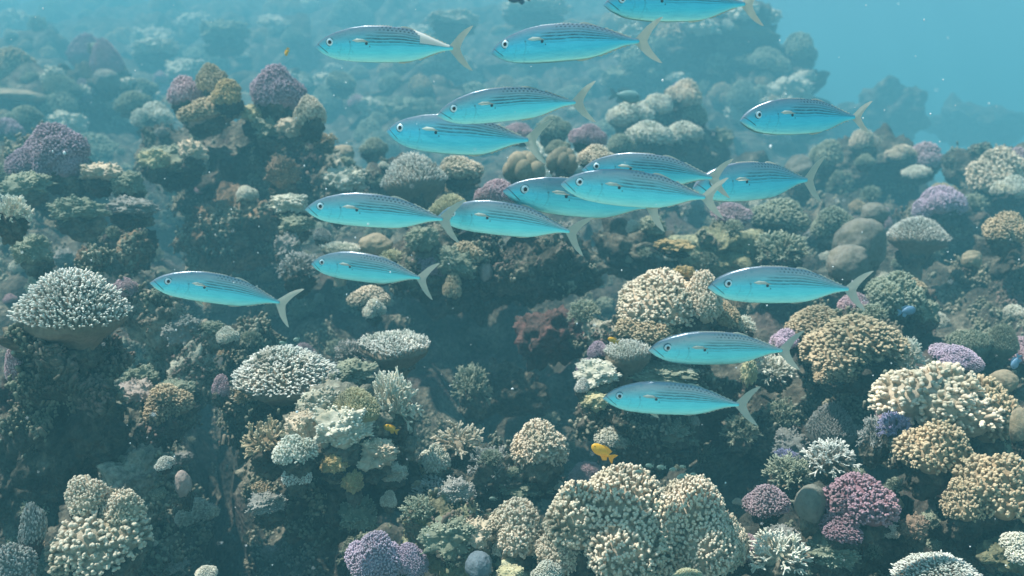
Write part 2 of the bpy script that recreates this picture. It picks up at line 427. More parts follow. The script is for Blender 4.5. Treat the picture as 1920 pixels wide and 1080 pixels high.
# (material, cx, cy, w, h, depth, depth-to-width, label)
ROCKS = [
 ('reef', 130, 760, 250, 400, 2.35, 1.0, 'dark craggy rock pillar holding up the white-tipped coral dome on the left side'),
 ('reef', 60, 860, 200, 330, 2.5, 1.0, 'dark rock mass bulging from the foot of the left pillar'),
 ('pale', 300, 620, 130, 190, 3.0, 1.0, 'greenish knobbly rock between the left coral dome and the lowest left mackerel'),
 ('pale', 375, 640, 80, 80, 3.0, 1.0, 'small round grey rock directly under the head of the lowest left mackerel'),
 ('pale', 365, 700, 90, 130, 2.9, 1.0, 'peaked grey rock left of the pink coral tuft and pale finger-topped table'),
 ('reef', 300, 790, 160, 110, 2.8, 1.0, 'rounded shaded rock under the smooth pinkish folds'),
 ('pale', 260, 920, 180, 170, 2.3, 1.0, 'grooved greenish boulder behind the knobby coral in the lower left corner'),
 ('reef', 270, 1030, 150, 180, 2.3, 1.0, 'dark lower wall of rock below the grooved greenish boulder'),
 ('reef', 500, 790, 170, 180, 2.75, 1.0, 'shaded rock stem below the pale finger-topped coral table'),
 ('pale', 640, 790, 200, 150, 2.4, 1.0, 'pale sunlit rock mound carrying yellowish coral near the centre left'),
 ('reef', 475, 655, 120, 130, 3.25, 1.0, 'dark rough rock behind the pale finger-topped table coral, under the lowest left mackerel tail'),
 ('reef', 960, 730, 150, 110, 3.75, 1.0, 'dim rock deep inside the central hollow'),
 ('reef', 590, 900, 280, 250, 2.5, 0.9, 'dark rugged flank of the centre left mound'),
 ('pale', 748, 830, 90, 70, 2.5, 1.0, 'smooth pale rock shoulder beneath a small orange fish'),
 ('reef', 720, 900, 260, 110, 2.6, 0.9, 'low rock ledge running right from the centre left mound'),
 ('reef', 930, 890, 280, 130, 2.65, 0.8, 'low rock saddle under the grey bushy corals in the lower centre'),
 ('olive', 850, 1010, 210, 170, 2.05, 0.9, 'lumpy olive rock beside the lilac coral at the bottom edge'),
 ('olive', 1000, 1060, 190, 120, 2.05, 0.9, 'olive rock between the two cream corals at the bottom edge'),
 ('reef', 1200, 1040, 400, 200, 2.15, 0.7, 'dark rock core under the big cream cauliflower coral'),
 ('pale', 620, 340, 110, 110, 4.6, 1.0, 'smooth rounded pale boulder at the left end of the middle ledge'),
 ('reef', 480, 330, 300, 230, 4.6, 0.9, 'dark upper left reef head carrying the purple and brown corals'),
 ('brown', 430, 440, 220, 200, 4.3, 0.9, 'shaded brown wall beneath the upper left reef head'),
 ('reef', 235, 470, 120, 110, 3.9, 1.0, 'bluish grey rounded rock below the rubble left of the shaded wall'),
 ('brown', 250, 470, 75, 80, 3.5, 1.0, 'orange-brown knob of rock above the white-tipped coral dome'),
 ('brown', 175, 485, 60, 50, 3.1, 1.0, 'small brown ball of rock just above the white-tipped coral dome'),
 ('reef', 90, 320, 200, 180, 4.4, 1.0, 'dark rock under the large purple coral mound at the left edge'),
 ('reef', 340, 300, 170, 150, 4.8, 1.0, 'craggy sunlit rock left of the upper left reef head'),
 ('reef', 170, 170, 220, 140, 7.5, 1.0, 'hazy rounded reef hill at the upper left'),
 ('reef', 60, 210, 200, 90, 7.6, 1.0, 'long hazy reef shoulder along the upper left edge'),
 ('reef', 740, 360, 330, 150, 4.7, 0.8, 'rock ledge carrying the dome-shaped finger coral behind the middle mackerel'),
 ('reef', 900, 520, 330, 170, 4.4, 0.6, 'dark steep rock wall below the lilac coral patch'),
 ('reef', 820, 490, 250, 150, 3.9, 1.0, 'dark overhanging rock added to shade the left of the central hollow'),  # overhang added to throw shade into the hollow
 ('reef', 1010, 500, 260, 170, 3.95, 1.0, 'dark overhanging rock added to shade the right of the central hollow'),  # second added overhang, keeps sun off the hollow's right side
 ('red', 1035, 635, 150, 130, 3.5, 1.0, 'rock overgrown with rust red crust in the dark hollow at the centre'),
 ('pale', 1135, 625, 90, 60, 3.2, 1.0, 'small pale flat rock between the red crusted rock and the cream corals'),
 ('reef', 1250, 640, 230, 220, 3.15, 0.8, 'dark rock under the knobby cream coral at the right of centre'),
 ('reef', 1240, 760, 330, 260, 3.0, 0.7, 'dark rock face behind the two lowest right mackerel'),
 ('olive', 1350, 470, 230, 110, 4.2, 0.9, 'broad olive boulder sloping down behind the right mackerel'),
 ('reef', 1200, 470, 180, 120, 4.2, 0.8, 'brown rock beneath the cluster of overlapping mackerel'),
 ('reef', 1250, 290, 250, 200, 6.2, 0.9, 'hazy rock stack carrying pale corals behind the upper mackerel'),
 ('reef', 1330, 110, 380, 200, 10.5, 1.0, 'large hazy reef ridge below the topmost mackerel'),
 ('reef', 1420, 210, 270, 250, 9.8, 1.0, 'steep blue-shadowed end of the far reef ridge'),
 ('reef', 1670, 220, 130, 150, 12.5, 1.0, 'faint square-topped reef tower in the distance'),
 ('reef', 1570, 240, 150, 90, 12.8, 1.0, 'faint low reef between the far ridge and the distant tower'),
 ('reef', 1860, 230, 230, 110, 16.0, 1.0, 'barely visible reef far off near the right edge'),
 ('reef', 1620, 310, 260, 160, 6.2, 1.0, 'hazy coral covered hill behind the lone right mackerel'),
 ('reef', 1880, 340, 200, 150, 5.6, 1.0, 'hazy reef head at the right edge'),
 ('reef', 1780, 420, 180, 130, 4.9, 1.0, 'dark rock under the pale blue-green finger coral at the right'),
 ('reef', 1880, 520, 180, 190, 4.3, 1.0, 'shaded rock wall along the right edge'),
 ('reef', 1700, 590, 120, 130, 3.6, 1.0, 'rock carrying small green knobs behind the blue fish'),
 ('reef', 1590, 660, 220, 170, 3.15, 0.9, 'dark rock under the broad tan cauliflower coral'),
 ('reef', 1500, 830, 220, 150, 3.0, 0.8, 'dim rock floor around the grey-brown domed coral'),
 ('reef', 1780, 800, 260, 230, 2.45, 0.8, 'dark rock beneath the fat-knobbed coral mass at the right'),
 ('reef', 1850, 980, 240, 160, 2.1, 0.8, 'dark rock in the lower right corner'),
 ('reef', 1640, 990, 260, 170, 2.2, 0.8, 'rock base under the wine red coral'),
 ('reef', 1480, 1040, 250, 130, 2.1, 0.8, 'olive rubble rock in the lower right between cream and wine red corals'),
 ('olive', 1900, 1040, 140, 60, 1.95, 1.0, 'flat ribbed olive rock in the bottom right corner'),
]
for k, (mk, cx, cy, w, h, d, deep, label) in enumerate(ROCKS):
    d = stretch(d)
    v, t = rock_arrays(k + 1, 6 if w * h > 30000 else 5, 1.0, 1.0, np.array([w, w * deep, h]) / max(w, h))
    M = place_matrix(cx, cy, w, h, d, deep)
    me = make_mesh('coral_rock', v, None, t)
    o = link('coral_rock', me, None, MR[mk]); o.matrix_world = M
    tag(o, label, 'rock')
    mm = np.array(M)
    wv = v @ mm[:3, :3].T + mm[:3, 3]
    allv.append(wv); allf.append(t + nn); nn += len(wv)
bvh = bvh_now()

# ------------------------------------------------------------------ coral prototypes (unit box centred on the origin)
def lobes_for(rs, n, spread=0.26, size=(0.23, 0.31)):
    c = []
    for k in range(n):
        a = 2 * math.pi * (k + rs.rand() * 0.6) / n; r = spread * (0.75 + 0.5 * rs.rand()) if n > 1 else 0
        c.append((math.cos(a) * r, math.sin(a) * r, -0.08 + rs.rand() * 0.16, rs.uniform(*size)))
    c.append((rs.uniform(-0.06, 0.06), rs.uniform(-0.06, 0.06), 0.10 + 0.06 * rs.rand(), size[1]))
    return np.array(c)
def norm_box(v, ref):
    lo, hi = ref.min(0), ref.max(0)
    return (v - (lo + hi) / 2) / (hi - lo)
def base_blob(seed, wid=0.40, lo=-1.0, top=-0.02):
    v, t = rock_arrays(seed + 70, 5, 1.0, 1.0)
    v = v * 2
    z = v[:, 2:3]
    v = np.concatenate([v[:, :2] * wid * (1 + 0.15 * z), (z * 0.5 + 0.5) * (top - lo) + lo], 1)
    return v, t
def proto_cauliflower(seed, nl=5, knob=0.034, sub=3, elong=1.0, spread=0.26, zmin=-0.35, core='same'):
    rs = np.random.RandomState(seed)
    L = lobes_for(rs, nl, spread)
    dens = int(4.0 / (knob * knob * 6))
    pts, nrm = [], []
    for (x, y, z, r) in L:
        n = int(dens * r * r * 4) + 20
        k = np.arange(n) + 0.5
        ph = np.arccos(1 - 2 * k / n); th = math.pi * (1 + 5 ** 0.5) * k + rs.rand() * 6
        dv = np.stack([np.cos(th) * np.sin(ph), np.sin(th) * np.sin(ph), np.cos(ph)], 1)
        dv = unit(dv + rs.normal(0, 0.5 * knob / r, dv.shape))
        p = np.array([x, y, z]) + dv * r
        keep = (dv[:, 2] > zmin - 0.3 * rs.rand(n))
        for (x2, y2, z2, r2) in L:
            if (x2, y2) == (x, y): continue
            keep &= ((p - (x2, y2, z2)) ** 2).sum(1) > (r2 * 0.96) ** 2
        pts.append(p[keep]); nrm.append(dv[keep])
    p = np.concatenate(pts); n = np.concatenate(nrm)
    n = unit(n + np.array([0, 0, 0.25]) + rs.normal(0, 0.12, n.shape))
    N = len(p)
    ln = knob * (2.3 + 1.2 * rs.rand(N)) * elong
    p = p + n * (knob * 0.7 * rs.rand(N) ** 2)[:, None]
    p = p + n * (fbm(p * 7 + seed, 2) * 0.05)[:, None]
    b = Bag()
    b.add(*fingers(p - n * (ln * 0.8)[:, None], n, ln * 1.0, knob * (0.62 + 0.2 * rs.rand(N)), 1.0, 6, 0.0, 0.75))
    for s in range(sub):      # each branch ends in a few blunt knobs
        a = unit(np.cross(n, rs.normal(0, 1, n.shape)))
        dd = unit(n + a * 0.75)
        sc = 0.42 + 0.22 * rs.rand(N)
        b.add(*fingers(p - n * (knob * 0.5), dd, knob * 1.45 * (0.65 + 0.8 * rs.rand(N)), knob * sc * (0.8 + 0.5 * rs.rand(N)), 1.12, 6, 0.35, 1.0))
    for (x, y, z, r) in L:    # brown core that closes the colony
        v, t = ico(3)
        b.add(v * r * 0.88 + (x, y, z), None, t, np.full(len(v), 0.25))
    v, q, t, tip = b.arrays()
    return make_mesh('branches', norm_box(v, v), q, t, True, tip)
def proto_plate(seed, nf=420, r=0.016, ln=0.12, dome=0.35, lean=0.7, stem=True):
    rs = np.random.RandomState(seed)
    k = np.arange(nf) + 0.5
    rr = 0.46 * np.sqrt(k / nf); th = math.pi * (1 + 5 ** 0.5) * k
    edge = 1 + 0.16 * vnoise(np.stack([np.cos(th) * 1.5 + seed, np.sin(th) * 1.5, th * 0], 1)) * 2
    x = np.cos(th) * rr * edge; y = np.sin(th) * rr * edge
    z = dome * (1 - (rr / 0.46) ** 2) * 0.5
    p = np.stack([x, y, z], 1) + rs.normal(0, 0.006, (nf, 3))
    n = unit(np.stack([x * 2 * lean, y * 2 * lean, np.full(nf, 0.9)], 1) + rs.normal(0, 0.11, (nf, 3)))
    l = ln * (0.75 + 0.5 * rs.rand(nf))
    b = Bag()
    b.add(*fingers(p - n * 0.02, n, l, r * (0.85 + 0.3 * rs.rand(nf)), 0.95, 6, 0.0, 1.0, rs.normal(0, 0.012, (nf, 3)), 0.85))
    # short side buds
    for s in range(2):
        a = unit(np.cross(n, rs.normal(0, 1, n.shape)))
        b.add(*fingers(p + n * (l * rs.uniform(0.25, 0.6, nf))[:, None], unit(n + a * 0.9), l * 0.42, r * 0.7, 0.9, 5, 0.2, 0.9, None, 0.8))
    # plate body: thick disc tapering to a stalk
    na, prof = 40, [(0.0, 0.5), (0.6, 0.32), (0.92, 0.08), (1.0, -0.04), (0.9, -0.10), (0.6, -0.22), (0.35, -0.42), (0.28, -0.8)]
    if not stem: prof = prof[:5] + [(0.6, -0.14), (0.2, -0.16)]
    vs = []
    for (pr, pz) in prof:
        for i in range(na):
            a = 2 * math.pi * i / na
            e = 1 + 0.32 * vnoise(np.array([[math.cos(a) * 1.5 + seed, math.sin(a) * 1.5, 0]]))[0]
            zz = pz * dome if pz > 0 else pz
            vs.append((math.cos(a) * pr * 0.47 * e, math.sin(a) * pr * 0.47 * e, zz))
    vs = np.array(vs); vs += (fbm(vs * 9, 3) * 0.05)[:, None] * (vs[:, 2:3] < 0.02); vs[:, :2] *= 1 + (0.4 - worley(vs * 9 + seed))[:, None] * 0.25 * (vs[:, 2:3] < -0.08)
    q = [(i * na + j, i * na + (j + 1) % na, (i + 1) * na + (j + 1) % na, (i + 1) * na + j) for i in range(len(prof) - 1) for j in range(na)]
    b.add(vs, q, None, np.zeros(len(vs)))
    v, q, t, tip = b.arrays()
    ref = v[v[:, 2] > -0.12]
    return make_mesh('branches', norm_box(v, ref), q, t, True, tip)
def proto_bush(seed, n0=16, r=0.020, levels=3, spreadup=0.5, kids=3):
    rs = np.random.RandomState(seed)
    k = np.arange(n0) + 0.5
    ph = np.arccos(1 - (1.15) * k / n0); th = math.pi * (1 + 5 ** 0.5) * k
    d = unit(np.stack([np.cos(th) * np.sin(ph), np.sin(th) * np.sin(ph), np.cos(ph) + 0.1], 1))
    p = d * 0.05
    b = Bag(); L = 0.20; rad = r
    for lv in range(levels):
        l = L * (0.75 + 0.5 * rs.rand(len(p)))
        last = lv == levels - 1
        b.add(*fingers(p, d, l, rad * (0.8 + 0.4 * rs.rand(len(p))), 1.05 if last else 1.0, 6, lv / levels, (lv + 1) / levels))
        e = p + d * (l * 0.86)[:, None]
        np_, nd = [], []
        for c in range(kids if lv < levels - 1 else 0):
            a = unit(np.cross(d, rs.normal(0, 1, d.shape)))
            nd.append(unit(d + a * 0.75 + np.array([0, 0, 0.2]))); np_.append(e - d * (l * rs.uniform(0, 0.3, len(p)))[:, None])
        if nd: p, d = np.concatenate(np_), np.concatenate(nd)
        L *= 0.62; rad *= 0.82
    v, t = ico(3); v = v * (0.16, 0.16, 0.13)
    b.add(v, None, t, np.zeros(len(v)))
    v, q, t, tip = b.arrays()
    return make_mesh('branches', norm_box(v, v), q, t, True, tip)
def proto_lobes(seed, n=9, size=(0.15, 0.22)):
    """porites: several smooth bulges grown together"""
    rs = np.random.RandomState(seed); b = Bag()
    for k in range(n):
        th = k * 2.4; r = 0.30 * math.sqrt(k / n)
        s = rs.uniform(*size)
        v, t = ico(4)
        v = v * (s, s, s * 0.95) * (1 + 0.05 * fbm(v * 2 + k, 2)[:, None]) + (math.cos(th) * r, math.sin(th) * r, 0.16 * (1 - (r / 0.3) ** 2) + rs.uniform(-0.03, 0.03))
        b.add(v, None, t)
    v, q, t, tip = b.arrays()
    return make_mesh('lobes', norm_box(v, v), q, t, True, tip)
def proto_dome(seed, rough=0.06):
    v, t = ico(5)
    v = v + unit(v) * (fbm(v * 1.2 + seed, 3) * 0.22 + (0.45 - worley(v * 2.2 + seed)) * rough * 1.5 + fbm(v * 9 + seed, 2) * 0.03 + (0.45 - worley(v * 7 + seed)) * 0.03)[:, None]
    lo, hi = v.min(0), v.max(0)
    return make_mesh('dome', (v - (lo + hi) / 2) / (hi - lo), None, t, True, np.zeros(len(v)))

PROTO = {
 'caul':   [proto_cauliflower(s, 3 + s % 3, 0.030, 3, 1.0, 0.22) for s in (1, 2, 3)],
 'big':    [proto_cauliflower(s, 5, 0.0205, 3, 1.0, 0.22) for s in (11, 12)],
 'fine':   [proto_cauliflower(s, 5, 0.021, 2, 1.2, 0.22) for s in (21, 22)],
 'fat':    [proto_cauliflower(s, 4, 0.039, 2, 1.1, 0.20) for s in (31, 32, 33)],
 'loose':  [proto_cauliflower(s, 6, 0.040, 3, 1.5, 0.32) for s in (41, 42)],
 'plate':  [proto_plate(s, 560, 0.0150, 0.105, 0.85, 1.3) for s in (51, 52)],
 'flat':   [proto_plate(s, 420, 0.013, 0.09, 0.14, 0.5) for s in (55, 56)],
 'domed':  [proto_plate(s, 620, 0.011, 0.08, 0.75, 1.3) for s in (57, 58)],
 'bush':   [proto_bush(s, 18, 0.020) for s in (61, 62)],
 'twig':   [proto_bush(s, 26, 0.015, 3, 0.5, 4) for s in (64, 65)],
 'lobes':  [proto_lobes(s, 9) for s in (71, 72)],
 'dome':   [proto_dome(s) for s in (81, 82, 83)],
 'smooth': [proto_dome(s, 0.05) for s in (85, 86, 87)],
 'nubby':  None,
}
def nubby(seed):
    """encrusted lump: rock body with many blunt knobs of uneven size"""
    rs = np.random.RandomState(seed)
    v, t = rock_arrays(seed + 40, 5, 1.2, 0.6)
    b = Bag(); b.add(v, None, t, np.full(len(v), 0.35))
    nrm = unit(v)
    ids = rs.choice(len(v), 420, replace=False)
    ids = ids[nrm[ids, 2] > -0.5]
    ids = ids[fbm(v[ids] * 5, 2) > -0.18]
    n = unit(nrm[ids] + (0, 0, 0.5) + rs.normal(0, 0.3, (len(ids), 3)))
    ln = 0.035 + 0.05 * rs.rand(len(ids)) ** 2
    b.add(*fingers(v[ids] - n * 0.02, n, ln + 0.02, 0.014 + 0.014 * rs.rand(len(ids)), 1.15, 6, 0.3, 1.0))
    v, q, t, tip = b.arrays()
    return make_mesh('branches', norm_box(v, v), q, t, True, tip)
PROTO['nubby'] = [nubby(s) for s in (91, 92, 93)]
BASES = [make_mesh('base', *(lambda a: (a[0], None, a[1]))(base_blob(s))) for s in (1, 2, 3, 4)]
CAT = {'nubby': 'coral', 'dome': 'coral', 'smooth': 'coral'}
NAME = {'caul': 'cauliflower_coral', 'big': 'cauliflower_coral', 'fine': 'fine_knobbed_coral', 'fat': 'knobby_coral', 'loose': 'branching_coral',
        'plate': 'finger_coral', 'flat': 'table_coral', 'domed': 'finger_coral', 'bush': 'staghorn_coral', 'twig': 'bushy_coral',
        'lobes': 'lobed_coral', 'dome': 'boulder_coral', 'smooth': 'boulder_coral', 'nubby': 'encrusting_coral'}
rnd = random.Random(5)
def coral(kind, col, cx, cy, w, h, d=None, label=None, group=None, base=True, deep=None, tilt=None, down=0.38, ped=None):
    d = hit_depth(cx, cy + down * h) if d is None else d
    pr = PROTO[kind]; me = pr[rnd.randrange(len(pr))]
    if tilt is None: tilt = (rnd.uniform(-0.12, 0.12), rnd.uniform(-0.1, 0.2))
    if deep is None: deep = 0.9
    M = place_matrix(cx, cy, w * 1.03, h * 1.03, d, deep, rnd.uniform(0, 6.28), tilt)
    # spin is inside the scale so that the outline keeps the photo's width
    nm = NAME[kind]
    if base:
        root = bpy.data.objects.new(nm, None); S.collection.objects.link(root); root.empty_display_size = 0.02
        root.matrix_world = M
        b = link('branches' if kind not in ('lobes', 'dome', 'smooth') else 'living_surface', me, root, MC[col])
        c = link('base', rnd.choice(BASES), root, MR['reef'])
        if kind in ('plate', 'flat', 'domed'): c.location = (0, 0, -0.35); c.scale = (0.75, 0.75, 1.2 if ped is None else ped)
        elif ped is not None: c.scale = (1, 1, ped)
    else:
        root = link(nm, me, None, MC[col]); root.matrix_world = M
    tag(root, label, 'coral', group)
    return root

CORALS = [
 # lower left
 ('plate', 'white', 137, 558, 200, 112, 2.25, 'large white-tipped finger coral dome on the dark pillar at the left'),
 ('twig', 'pale', 15, 395, 85, 65, 2.7, 'pale finger coral cut by the left edge, level with the upper left reef head'),
 ('caul', 'pink', 30, 685, 45, 70, 2.25, 'small rusty pink coral on the left flank of the pillar'),
 ('fat', 'cream', 160, 925, 88, 70, 1.95, 'knobby cream coral head topping the lower left colony'),
 ('fat', 'cream', 228, 950, 80, 75, 1.95, 'knobby cream coral lobe in the lower left touching the grooved boulder'),
 ('fat', 'cream', 180, 1010, 190, 110, 1.93, 'knobby coral lower body with shaded front in the lower left corner'),
 ('fat', 'grey', 60, 985, 50, 90, 1.9, 'upright knobby grey coral branch in the lower left corner'),
 ('fat', 'grey', 25, 1055, 80, 80, 1.85, 'knobby grey coral at the very bottom left corner'),
 ('smooth', 'flesh', 345, 908, 32, 55, 2.2, 'smooth pinkish coral lump on the right shoulder of the grooved boulder'),
 ('caul', 'white', 308, 866, 40, 24, 2.2, 'tiny white-dotted coral on the crest of the grooved boulder'),
 ('nubby', 'flesh', 255, 735, 75, 50, 2.75, 'smooth pinkish folded coral left of the grey peaked rock'),
 ('nubby', 'green', 262, 708, 70, 50, 2.85, 'greenish knobs growing above the smooth pinkish folds'),
 ('nubby', 'green', 330, 735, 80, 50, 2.8, 'green-grey knobbed coral below the grey peaked rock'),
 ('caul', 'pale', 425, 628, 42, 32, 2.9, 'small pale coral knob just below the lowest left mackerel tail'),
 ('caul', 'pink', 415, 722, 36, 45, 2.6, 'small bright pink coral tuft at the left end of the pale table coral'),
 ('plate', 'white', 533, 688, 200, 78, 2.55, 'pale finger-topped table coral with white tips left of the dark hollow'),
 ('caul', 'pale', 388, 1072, 45, 26, 2.1, 'small round pale coral poking up from the dark bottom edge'),
 # centre-left mound
 ('bush', 'tan', 500, 822, 105, 78, 2.3, 'open branched tan coral fanning out on the left of the centre mound'),
 ('domed', 'yellow', 665, 755, 92, 62, 2.3, 'yellowish finely knobbed coral dome on the centre left mound'),
 ('twig', 'pale', 738, 745, 105, 112, 2.45, 'open grey twiggy coral leaning right off the centre left mound'),
 ('nubby', 'pale', 605, 760, 100, 75, 2.35, 'pale sunlit crusty coral crest at the top of the centre mound'),
 ('nubby', 'pale', 640, 800, 130, 95, 2.28, 'broad pale crusty coral bulge on the sunlit side of the centre mound'),
 ('nubby', 'cream', 700, 850, 100, 60, 2.3, 'cream crusty coral bulge on the right of the centre mound below the small orange fish'),
 ('loose', 'pale', 550, 845, 90, 60, 2.2, 'pale loose-fingered coral low on the left of the centre mound'),
 ('nubby', 'cream', 570, 800, 80, 65, 2.3, 'cream crusty coral ledge left below the centre mound crest'),
 ('nubby', 'green', 655, 700, 110, 50, 2.75, 'green-grey knobs behind the centre mound right of the table coral'),
 ('nubby', 'ochre', 628, 868, 60, 42, 2.25, 'ochre mushroom-shaped coral knob on the shaded flank of the centre mound'),
 ('nubby', 'ochre', 660, 905, 45, 50, 2.25, 'smaller ochre coral knob lower on the shaded flank'),
 ('caul', 'white', 558, 886, 55, 48, 2.2, 'small white-tipped coral sprig on the dark flank of the centre mound'),
 ('nubby', 'grey', 500, 945, 80, 50, 2.25, 'grey knobbed coral at the lower left foot of the centre mound'),
 ('nubby', 'pale', 735, 885, 65, 38, 2.4, 'pale knobs on the ledge below the small orange fish'),
 ('caul', 'pale', 728, 935, 32, 34, 2.35, 'tiny pale coral tuft hanging under the low ledge'),
 # lower centre
 ('bush', 'cream', 862, 822, 105, 60, 2.6, 'spiky pale staghorn plate in the lower centre'),
 ('loose', 'pale', 815, 858, 60, 55, 2.55, 'pale twiggy coral left below the spiky staghorn plate'),
 ('caul', 'cream', 1015, 830, 108, 98, 2.5, 'tall cream cauliflower coral beside the dark hollow in the lower centre'),
 ('twig', 'grey', 915, 878, 105, 85, 2.55, 'grey-brown bushy coral between the staghorn plate and the tall cream coral'),
 ('twig', 'grey', 825, 915, 140, 42, 2.5, 'long low row of grey knobbed coral across the lower centre'),
 ('nubby', 'green', 985, 905, 120, 50, 2.55, 'green knobbed rubble coral below the tall cream cauliflower coral'),
 ('bush', 'green', 868, 955, 70, 55, 2.15, 'small greenish spiky staghorn coral behind the olive rock'),
 ('flat', 'yellow', 790, 962, 68, 32, 2.05, 'small fan-shaped ochre plate coral on the upper left of the olive rock'),
 ('fine', 'lilac', 705, 1040, 115, 95, 1.95, 'round lilac coral at the bottom edge left of the olive rock'),
 ('fine', 'lilac', 768, 1050, 70, 70, 1.97, 'smaller lilac coral lobe touching the olive rock'),
 ('nubby', 'green', 840, 1005, 110, 70, 1.98, 'lumpy olive-green coral crust on the olive rock'),
 ('nubby', 'cream', 895, 1000, 80, 60, 2.0, 'cream knobs on the right shoulder of the olive rock'),
 ('smooth', 'slate', 897, 1062, 52, 55, 1.85, 'smooth slate blue tube sponge at the bottom edge'),
 ('caul', 'cream', 968, 985, 112, 110, 2.0, 'cream cauliflower coral left of the biggest coral'),
 ('nubby', 'yellow', 955, 1075, 60, 26, 1.85, 'bright yellowish knob at the bottom edge beside the slate sponge'),
 ('big', 'cream', 1158, 975, 270, 215, 1.95, 'biggest cream cauliflower coral, left dome, in the bottom foreground'),
 ('big', 'cream', 1290, 985, 220, 190, 1.97, 'right dome of the big cream cauliflower coral in the bottom foreground'),
 ('caul', 'cream', 1050, 1030, 90, 90, 1.95, 'low cream coral lobe at the lower left of the biggest coral'),
 ('caul', 'pale', 1025, 1068, 60, 40, 1.88, 'pale coral knob at the bottom edge under the biggest coral'),
 ('loose', 'cream', 1365, 1010, 90, 110, 2.0, 'loose-fingered cream coral at the right end of the biggest coral'),
 ('caul', 'yellow', 1290, 1080, 60, 20, 1.8, 'sliver of yellowish coral cut by the bottom edge'),
 # right of centre
 ('caul', 'cream', 1235, 560, 165, 110, 2.95, 'knobby cream cauliflower coral, top tier, left of the right mackerel'),
 ('caul', 'cream', 1310, 555, 90, 100, 2.92, 'cream cauliflower lobe just touching the nose of the right mackerel'),
 ('caul', 'tan', 1215, 610, 125, 60, 2.9, 'tan cauliflower coral, bottom tier, beside the small pale rock'),
 ('twig', 'pale', 1385, 610, 65, 40, 3.0, 'pale twiggy coral between the right mackerel and the one below it'),
 ('caul', 'tan', 1360, 590, 60, 60, 2.98, 'tan coral lobe under the head of the right mackerel'),
 ('flat', 'white', 1175, 658, 85, 42, 2.8, 'white finely pimpled plate coral in front of the second lowest mackerel nose'),
 ('caul', 'purple', 1122, 655, 40, 36, 2.85, 'small purple coral left of the white pimpled plate'),
 ('caul', 'purple', 1098, 685, 36, 28, 2.8, 'tiny purple coral lowest on the left of the white pimpled plate'),
 ('nubby', 'pale', 1120, 700, 90, 50, 2.75, 'pale jagged coral ledge above the lowest mackerel head'),
 ('caul', 'white', 1092, 722, 32, 30, 2.7, 'tiny white coral sprig at the left tip of the pale jagged ledge'),
 ('nubby', 'yellow', 1115, 752, 60, 38, 2.7, 'yellowish crust just left of the lowest mackerel head'),
 ('nubby', 'green', 1240, 702, 150, 34, 2.85, 'green-grey knobs between the two lowest right mackerel'),
 ('nubby', 'yellow', 1405, 700, 34, 60, 2.6, 'upright yellow-white coral knob behind the belly of the second lowest mackerel'),
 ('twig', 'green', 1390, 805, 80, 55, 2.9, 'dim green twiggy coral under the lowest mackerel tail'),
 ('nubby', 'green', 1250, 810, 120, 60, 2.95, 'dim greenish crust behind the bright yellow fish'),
 ('domed', 'grey', 1555, 790, 95, 75, 2.85, 'grey-brown domed coral with fine texture right of the lowest mackerel tail'),
 ('caul', 'tan', 1598, 640, 195, 105, 2.85, 'broad tan cauliflower coral behind the second lowest mackerel tail'),
 ('caul', 'tan', 1530, 600, 120, 60, 3.1, 'tan coral cluster directly beneath the right mackerel'),
 ('caul', 'tan', 1565, 695, 80, 45, 2.8, 'low tan coral lobe at the foot of the broad tan coral'),
 ('twig', 'pale', 1690, 670, 90, 80, 3.0, 'pale bushy coral at the right side of the broad tan coral'),
 ('twig', 'pale', 1450, 690, 90, 50, 3.0, 'pale coral tuft between the two lowest right mackerel tails'),
 ('caul', 'lilac', 1470, 635, 60, 40, 3.05, 'lilac and white coral tuft above the second lowest mackerel back'),
 ('loose', 'green', 1680, 545, 110, 80, 3.4, 'sunlit greenish branching coral right of the right mackerel tail'),
 ('nubby', 'green', 1735, 585, 60, 45, 3.4, 'green knobs above the blue fish'),
 ('caul', 'pink', 1600, 565, 60, 34, 3.3, 'pinkish coral peeking over the tail of the right mackerel'),
 # right side
 ('fat', 'cream', 1755, 745, 235, 130, 2.3, 'large fat-knobbed cream coral mass at the right'),
 ('fat', 'tan', 1845, 770, 130, 130, 2.3, 'shaded fat-knobbed coral right end of the large cream mass'),
 ('fat', 'tan', 1752, 835, 132, 105, 2.1, 'rounded fat-knobbed tan coral hanging below the large cream mass'),
 ('fat', 'tan', 1870, 905, 150, 115, 2.0, 'fat-knobbed tan coral cut by the right edge'),
 ('fat', 'tan', 1810, 935, 90, 90, 2.0, 'dark fat-knobbed coral left of the one cut by the right edge'),
 ('fine', 'lilac', 1795, 668, 95, 40, 2.55, 'lilac coral crest behind the large fat-knobbed mass'),
 ('twig', 'blue', 1675, 800, 70, 55, 2.2, 'blue-violet lacy coral beneath the large fat-knobbed mass'),
 ('twig', 'grey', 1645, 815, 70, 70, 2.25, 'grey-brown coral tuft left of the blue-violet lacy coral'),
 ('caul', 'wine', 1615, 935, 145, 105, 2.0, 'wine red cauliflower coral in the lower right'),
 ('caul', 'wine', 1575, 985, 90, 55, 1.97, 'lower left lobe of wine red coral beside the round boulder coral'),
 ('smooth', 'grey_smooth', 1520, 945, 55, 72, 2.0, 'smooth round grey boulder coral left of the wine red coral'),
 ('caul', 'pink', 1440, 935, 90, 60, 2.15, 'rosy pink coral left of the round boulder coral'),
 ('twig', 'white', 1560, 855, 110, 58, 2.3, 'brilliant white sunlit lacy coral above the wine red coral'),
 ('twig', 'green', 1480, 880, 100, 60, 2.35, 'greenish lacy coral above the rosy pink coral'),
 ('twig', 'blue', 1475, 852, 50, 20, 2.45, 'small blue coral patch above the greenish lacy coral'),
 ('twig', 'pale', 1460, 1035, 120, 80, 1.95, 'pale lacy coral at the bottom between cream and wine red corals'),
